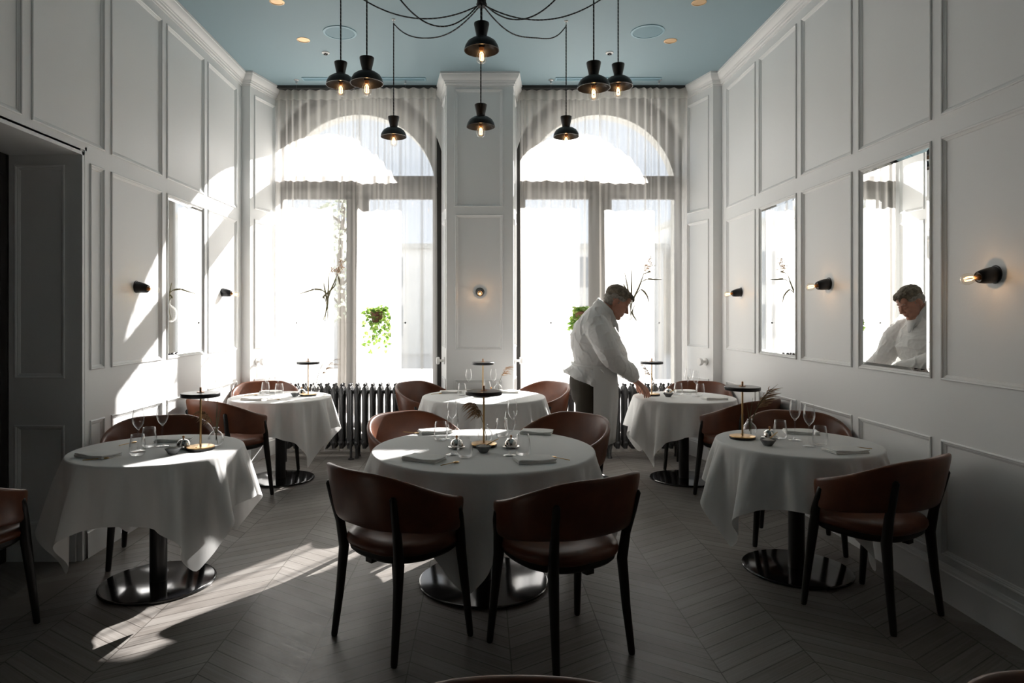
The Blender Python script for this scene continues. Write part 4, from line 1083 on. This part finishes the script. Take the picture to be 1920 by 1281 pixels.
shelf_vase((1.50, 6.73, 1.371), 'right', 4,
    [[(0.02, 0, 0.01), (0.0, 0, 0.17), (-0.02, 0, 0.32), (-0.055, 0, 0.50)], [(0.0, 0, 0.02), (0.01, 0, 0.2), (0.014, 0, 0.36), (0.016, 0, 0.53)], [(0.0, 0, 0.02), (0.02, 0, 0.2), (0.09, 0, 0.36), (0.14, 0, 0.50)],
     [(0.10, 0, 0.40), (0.17, 0, 0.436), (0.24, 0, 0.434), (0.32, 0, 0.432)], [(0.05, 0, 0.27), (0.11, 0, 0.33), (0.17, 0, 0.27), (0.185, 0, 0.20)], [(0.02, 0, 0.2), (-0.04, 0, 0.33), (-0.07, 0, 0.39)], [(0.05, 0, 0.18), (0.02, 0, 0.10), (0.07, 0, 0.01)], [(0.14, 0, 0.49), (0.19, 0, 0.51), (0.21, 0, 0.515)]],
    [((0.17, 0, 0.545), 1.0, (0.03, 0.03)), ((0.20, 0, 0.60), 0.9, (0.012, 0.045))])
# ---------------------------------------------------------------- the man at the rear table
from mathutils import noise as mnoise
def fuse(mb, name, m, parent, voxel, smooth=6, factor=0.5, wrinkle=None, dec=None):
    """melt overlapping closed shapes into one continuous skin"""
    t = mb.build('tmp', m, angle=0)
    r = t.modifiers.new('r', 'REMESH'); r.mode = 'VOXEL'; r.voxel_size = voxel; r.use_smooth_shade = True
    s = t.modifiers.new('s', 'SMOOTH'); s.factor = factor; s.iterations = smooth
    dg = bpy.context.evaluated_depsgraph_get(); dg.update()
    me = bpy.data.meshes.new_from_object(t.evaluated_get(dg)); me.name = name
    bpy.data.objects.remove(t)
    if wrinkle:
        nv = len(me.vertices); co = np.empty(nv*3, 'f'); no = np.empty(nv*3, 'f')
        me.vertices.foreach_get('co', co); me.vertices.foreach_get('normal', no)
        co = co.reshape(-1, 3); no = no.reshape(-1, 3)
        d = np.array([wrinkle(Vector(p)) for p in co], 'f'); co += no*d[:, None]
        me.vertices.foreach_set('co', co.ravel())
    me.materials.clear(); me.materials.append(m)
    me.polygons.foreach_set('use_smooth', [True]*len(me.polygons)); me.update()
    o = bpy.data.objects.new(name, me); COL.objects.link(o); o.parent = parent
    return o
man = thing('person', 'grey-haired man in a white jacket and apron bending over the rear table', 'person', (0.915, 5.635, 0), math.radians(-13))
W0 = Matrix.Rotation(math.radians(13), 3, 'Z')
def at_table(p): return tuple(W0 @ Vector((p[0]+0.015, p[1]+0.085, p[2])))     # hands stay where they touch the table

HP = math.radians(31)
HF, HU = Vector((math.cos(HP), 0, -math.sin(HP))), Vector((math.sin(HP), 0, math.cos(HP)))
HC0 = Vector((0.222, 0.0, 1.556)); YAW = Matrix.Rotation(math.radians(4), 3, 'Z')
HR = YAW @ Matrix((HF, (0, 1, 0), HU)).transposed()
HS = 1.05
def hp(x, y, z): return tuple(HC0 + HR @ Vector((x*HS, y*HS, z*HS)))
def hell(mb, c, r, rot=None):
    mb.ellipsoid(hp(*c), tuple(k*HS for k in r), HR @ rot if rot else HR, 24, 14)

def limb(mb, pts, rad, seg=16, sub=4):
    """smooth tapering limb through the joints"""
    P = [Vector(p) for p in pts]; out = []; rr = []
    for i in range(len(P)-1):
        p0, p1, p2, p3 = P[max(i-1, 0)], P[i], P[i+1], P[min(i+2, len(P)-1)]
        for k in range(sub):
            t = k/sub; out.append(0.5*((2*p1)+(p2-p0)*t+(2*p0-5*p1+4*p2-p3)*t*t+(3*p1-p0-3*p2+p3)*t**3)); rr.append(rad[i]+(rad[i+1]-rad[i])*t)
    out.append(P[-1]); rr.append(rad[-1]); mb.tube(out, rr, seg)
def torso(mb, st, n=36, mod=None):
    rings = []
    for z, cx, a, b, tilt in st:
        ring = []
        for i in range(n):
            t = 2*math.pi*i/n; x = cx+a*sgnpow(math.cos(t), 0.9); y = b*sgnpow(math.sin(t), 0.9)
            q = Vector((x, y, z-tilt*(x-cx)))
            ring.append(mod(q, t) if mod else q)
        rings.append(ring)
    mb.loops(rings, True, True)
def hand(mb, W, K, c, tips, thumb):
    W, K, c = Vector(W), Vector(K), Vector(c).normalized()
    h = (K-W).normalized(); n = h.cross(c).normalized()
    rings = []
    for t, w, th in ((-0.25, 0.030, 0.024), (0.0, 0.029, 0.022), (0.35, 0.037, 0.021), (0.7, 0.044, 0.018), (1.0, 0.043, 0.014), (1.1, 0.036, 0.009)):
        o = W+(K-W)*t; rings.append([o + c*(w*math.cos(2*math.pi*i/16)) + n*(th*math.sin(2*math.pi*i/16)) for i in range(16)])
    mb.loops(rings, True, True)
    for s, tip, r in zip((0.033, 0.0115, -0.0105, -0.031), tips, (0.0095, 0.0100, 0.0095, 0.0082)):
        B = K + c*s - h*0.012; T = Vector(tip); mid = B.lerp(T, 0.42) + h*0.016 + Vector((0, 0, 0.010)); m2 = B.lerp(T, 0.74) + h*0.011
        limb(mb, [B, mid, m2, T], [r*1.15, r, r*0.92, r*0.75], 10, 3)
        mb.ellipsoid(tuple(T), (r*0.78,)*3, None, 10, 6)
    tb = W + (K-W)*0.22 + c*0.026; T = Vector(thumb); limb(mb, [tb, tb.lerp(T, 0.5)+c*0.014, T], [0.0155, 0.0115, 0.0085], 10, 4); mb.ellipsoid(tuple(T), (0.0088,)*3, None, 10, 6)

ARM_R = [(0.055, -0.175, 1.375), (0.125, -0.232, 1.235), (0.195, -0.225, 1.09), at_table((0.292, -0.150, 0.985)), at_table((0.383, -0.045, 0.886))]
ARM_L = [(0.065, 0.175, 1.375), (0.145, 0.240, 1.235), (0.225, 0.255, 1.09), at_table((0.305, 0.225, 0.985)), at_table((0.393, 0.222, 0.892))]
body = MB()
# head
hell(body, (-0.014, 0, 0.034), (0.097, 0.0775, 0.088)); hell(body, (0.026, 0, -0.028), (0.070, 0.068, 0.084))
hell(body, (0.032, 0, -0.080), (0.056, 0.058, 0.040)); hell(body, (0.074, 0, -0.103), (0.022, 0.027, 0.019)); hell(body, (0.026, 0, -0.112), (0.050, 0.052, 0.028))
hell(body, (0.080, 0, 0.020), (0.016, 0.050, 0.011)); hell(body, (0.062, 0, 0.052), (0.034, 0.054, 0.040))
for s in (-1, 1):
    hell(body, (0.030, 0.038*s, -0.078), (0.034, 0.026, 0.030)); hell(body, (0.066, 0.036*s, -0.034), (0.028, 0.026, 0.026)); hell(body, (0.080, 0.031*s, -0.003), (0.012, 0.016, 0.0105))
    hell(body, (0.103, 0.0135*s, -0.037), (0.011, 0.0095, 0.009))
    er = Matrix.Rotation(math.radians(12), 3, 'Y') @ Matrix.Rotation(math.radians(-18*s), 3, 'Z')
    hell(body, (-0.010, 0.083*s, -0.008), (0.020, 0.0085, 0.031), er); hell(body, (-0.004, 0.079*s, -0.034), (0.010, 0.007, 0.012), er)
body.tube([hp(0.086, 0, 0.014), hp(0.101, 0, -0.010), hp(0.114, 0, -0.030)], [0.009, 0.0105, 0.0125], 12); hell(body, (0.116, 0, -0.033), (0.0125, 0.0135, 0.0105))
hell(body, (0.090, 0, -0.060), (0.013, 0.026, 0.0075)); hell(body, (0.087, 0, -0.077), (0.013, 0.023, 0.0080)); hell(body, (0.083, 0, -0.050), (0.016, 0.034, 0.014))
# neck and trunk
limb(body, [(0.095, 0, 1.42), (0.130, 0, 1.475), (0.165, 0, 1.53)], [0.078, 0.066, 0.062], 20)
TORSO = [(0.84, -0.015, 0.145, 0.185, 0), (0.93, -0.005, 0.150, 0.188, 0), (1.03, 0.035, 0.150, 0.18, 0), (1.15, 0.060, 0.170, 0.185, 0), (1.27, 0.050, 0.160, 0.185, 0.05), (1.35, 0.060, 0.120, 0.15, 0.25), (1.42, 0.088, 0.070, 0.095, 0.5)]
torso(body, TORSO)
for arm, sd in ((ARM_R, -1), (ARM_L, 1)): limb(body, [tuple(Vector(arm[0])+Vector((0.01, -0.035*sd, -0.02)))]+arm[1:], [0.058, 0.050, 0.045, 0.040, 0.029], 16)
hand(body, ARM_R[-1], at_table((0.458, 0.003, 0.830)), W0 @ Vector((0.65, 0.76, 0.0)), [at_table(p) for p in ((0.533, 0.068, 0.7385), (0.512, 0.035, 0.737), (0.488, 0.003, 0.737), (0.464, -0.022, 0.7375))], at_table((0.466, 0.080, 0.768)))
hand(body, ARM_L[-1], at_table((0.468, 0.236, 0.826)), W0 @ Vector((0.45, -0.89, 0.0)), [at_table(p) for p in ((0.528, 0.198, 0.738), (0.528, 0.226, 0.737), (0.516, 0.254, 0.737), (0.496, 0.278, 0.7375))], at_table((0.450, 0.172, 0.768)))
for s in (-1, 1): limb(body, [(-0.01, 0.095*s, 0.90), (0.0, 0.10*s, 0.68), (0.015, 0.10*s, 0.47), (-0.015, 0.10*s, 0.25), (-0.03, 0.10*s, 0.07)], [0.105, 0.085, 0.062, 0.056, 0.040], 16)
fuse(body, 'body', M['skin'], man, 0.0042, 5, 0.45)
for s in (-1, 1):
    q = MB(); q.tube([hp(0.0905, (0.020+0.022*t)*s, -0.0085-0.004*math.sin(math.pi*t)) for t in (0, 0.25, 0.5, 0.75, 1)], [0.0006, 0.0014, 0.0017, 0.0014, 0.0006], 6); q.build('eyelash', M['hair'], man)
    q = MB(); q.tube([hp(0.0935-0.010*t, (0.014+0.034*t)*s, 0.021+0.007*math.sin(2.4*t)) for t in (0, 0.25, 0.5, 0.75, 1)], [0.002, 0.0042, 0.0045, 0.0038, 0.0015], 8, 0.6); q.build('eyebrow', M['greyhair'], man)
q = MB(); q.tube([hp(0.0985-0.010*abs(t)*abs(t), 0.023*t, -0.0685-0.003*t*t) for t in (-1, -0.6, -0.2, 0.2, 0.6, 1)], [0.0006, 0.0022, 0.0028, 0.0028, 0.0022, 0.0006], 8); q.build('lips', M['lips'], man)
# hair: longer on top, cropped grey sides
wr = lambda sc, am: (lambda p: am*mnoise.noise(p*sc))
hair = MB()
hell(hair, (-0.016, 0, 0.058), (0.102, 0.0775, 0.076)); hell(hair, (0.052, 0, 0.092), (0.046, 0.056, 0.027)); hell(hair, (-0.050, 0, 0.050), (0.070, 0.073, 0.068))
hair.tube([hp(0.085, -0.03, 0.092), hp(0.106, -0.036, 0.076), hp(0.113, -0.038, 0.058)], [0.016, 0.010, 0.003], 10); hair.tube([hp(0.085, 0.015, 0.095), hp(0.104, 0.012, 0.083), hp(0.110, 0.012, 0.070)], [0.020, 0.012, 0.004], 10)
fuse(hair, 'hair', M['hair'], man, 0.004, 3, 0.5, lambda p: 0.005*mnoise.noise(Vector((p.x*30, p.y*75, p.z*30)))+0.002*mnoise.noise(p*140))
side = MB(); hell(side, (-0.050, 0, -0.004), (0.064, 0.0735, 0.058)); hell(side, (0.004, 0, 0.038), (0.068, 0.0830, 0.042)); hell(side, (-0.030, 0, 0.034), (0.060, 0.0840, 0.046)); hell(side, (0.016, 0, 0.004), (0.013, 0.0722, 0.036))
fuse(side, 'side_hair', M['greyhair'], man, 0.004, 3, 0.5, lambda p: 0.0018*mnoise.noise(p*150))
# trousers and shoes
tr_ = MB()
torso(tr_, [(0.62, 0.0, 0.09, 0.15, 0), (0.74, -0.012, 0.135, 0.195, 0), (0.86, -0.012, 0.158, 0.202, 0), (0.96, 0.0, 0.160, 0.196, 0), (1.0, 0.02, 0.155, 0.185, 0)])
for s in (-1, 1): limb(tr_, [(-0.012, 0.098*s, 0.88), (-0.004, 0.10*s, 0.68), (0.010, 0.10*s, 0.47), (-0.018, 0.10*s, 0.25), (-0.03, 0.10*s, 0.035)], [0.118, 0.108, 0.090, 0.084, 0.082], 18)
fuse(tr_, 'trousers', M['trousers'], man, 0.010, 4, 0.5, lambda p: 0.006*mnoise.noise(Vector((p.x*9, p.y*9, p.z*16))))
for s in (-1, 1):
    q = MB(); q.ellipsoid((0.035, 0.10*s, 0.045), (0.135, 0.046, 0.043), None, 20, 12); q.ellipsoid((-0.045, 0.10*s, 0.055), (0.055, 0.043, 0.055), None, 16, 10); q.box(-0.09, 0.15, 0.10*s-0.036, 0.10*s+0.036, 0.0, 0.03)
    fuse(q, 'shoe', M['shoe'], man, 0.008, 4)
# jacket: rounded back, cinched waist, flaring hem, loose sleeves
jk = MB()
torso(jk, [(0.985, 0.025, 0.168, 0.200, 0.05), (1.05, 0.042, 0.172, 0.200, 0), (1.10, 0.052, 0.195, 0.212, 0), (1.18, 0.055, 0.214, 0.222, 0), (1.27, 0.042, 0.204, 0.228, 0.05), (1.345, 0.048, 0.170, 0.225, 0.2), (1.405, 0.070, 0.125, 0.180, 0.4), (1.455, 0.100, 0.092, 0.115, 0.7), (1.495, 0.128, 0.078, 0.082, 0.95), (1.515, 0.145, 0.072, 0.076, 1.1)])
def flare(q, t):
    k = smoothstep(1.02, 0.86, q.z); f = 1+0.07*k*math.sin(t*9+0.6)+0.03*k*math.sin(t*17)
    return Vector((0.01+(q.x-0.01)*f, q.y*f, q.z))
rings = []
for z, cx, a, b, sl in ((1.035, 0.03, 0.166, 0.198, 0.0), (1.00, 0.012, 0.182, 0.208, 0.05), (0.95, -0.005, 0.205, 0.222, 0.20), (0.90, -0.012, 0.214, 0.228, 0.36), (0.872, -0.012, 0.213, 0.228, 0.40)):
    ring = []
    for i in range(72):
        t = 2*math.pi*i/72; x = cx+a*math.cos(t); y = b*math.sin(t); ring.append(flare(Vector((x, y, z-sl*(x-0.02))), t))
    rings.append(ring)
jk.loops(rings, True, True)
limb(jk, [(0.045, -0.150, 1.375)]+ARM_R[1:4]+[at_table((0.358, -0.074, 0.912))], [0.112, 0.098, 0.083, 0.070, 0.052], 18)
limb(jk, [(0.055, 0.150, 1.375)]+ARM_L[1:4]+[at_table((0.370, 0.222, 0.916))], [0.112, 0.098, 0.083, 0.070, 0.052], 18)
def wrk(p):
    w = mnoise.noise(p*5)*1.2
    a = mnoise.noise(Vector((p.x*15+p.z*9+w, p.y*9, (p.z*6-p.x*6)))); b = mnoise.noise(Vector((p.x*26-p.z*14+w, p.y*15, p.z*16+p.x*8)))
    r1 = max(0.0, 1-abs(a)*3.2); r2 = max(0.0, 1-abs(b)*3.0)
    return 0.0062*r1*r1 + 0.0026*r2*r2 - 0.003
fuse(jk, 'jacket', M['jacket'], man, 0.0062, 3, 0.45, wrk)
# folded collar bands meeting in a low V, with the undershirt between them
cl = MB()
for s in (-1, 1):
    cl.tube([(0.078, 0, 1.568), (0.086, 0.048*s, 1.560), (0.122, 0.076*s, 1.528), (0.172, 0.073*s, 1.470), (0.195, 0.052*s, 1.410), (0.206, 0.020*s, 1.345)], [0.016, 0.017, 0.019, 0.024, 0.025, 0.012], 12, 0.26, (0.5, 0, 0.8))
cl.build('collar', M['jacket'], man, angle=0)
q = MB(); q.tube([(0.120, 0, 1.50), (0.178, 0, 1.435), (0.222, 0, 1.36), (0.238, 0, 1.30)], [0.066, 0.058, 0.036, 0.01], 18, 0.42, (0, 1, 0)); q.build('undershirt', M['shirt'], man, angle=0)
# apron wrapped round the front, with its string
def apron_ring(z, grow, off, n=60):
    ring = []
    for i in range(n+1):
        t = math.radians(-84+168*i/n); w = 1+0.035*smoothstep(1.0, 0.6, z)*math.sin(t*7+1.3)+0.02*smoothstep(0.95, 0.5, z)*math.sin(t*15)
        ring.append((0.022+(0.190+grow+off)*math.cos(t)*w, (0.215+grow*0.6+off)*math.sin(t)*w, z))
    return ring
ap = MB(); rows = [(1.035, -0.002), (1.00, 0.004), (0.94, 0.016), (0.86, 0.022), (0.76, 0.020), (0.66, 0.012), (0.56, 0.004), (0.46, -0.004), (0.38, -0.008)]
full = [apron_ring(z, g, 0.0) + apron_ring(z, g, -0.0035)[::-1] for z, g in rows]
ap.loops(full, True, True); ap.build('apron', M['apron'], man, angle=0)
q = MB(); pts = []
for i in range(49):
    t = 2*math.pi*i/48; pts.append((0.028+0.181*math.cos(t), 0.211*math.sin(t), 1.022-0.05*math.cos(t)*0.4))
q.tube(pts, 0.012, 8, 0.35, (0, 0, 1)); q.tube([(0.10, -0.207, 1.005), (0.125, -0.222, 0.985), (0.13, -0.226, 0.962)], [0.006, 0.006, 0.004], 8, 0.5); q.build('apron_string', M['apron'], man, angle=0)
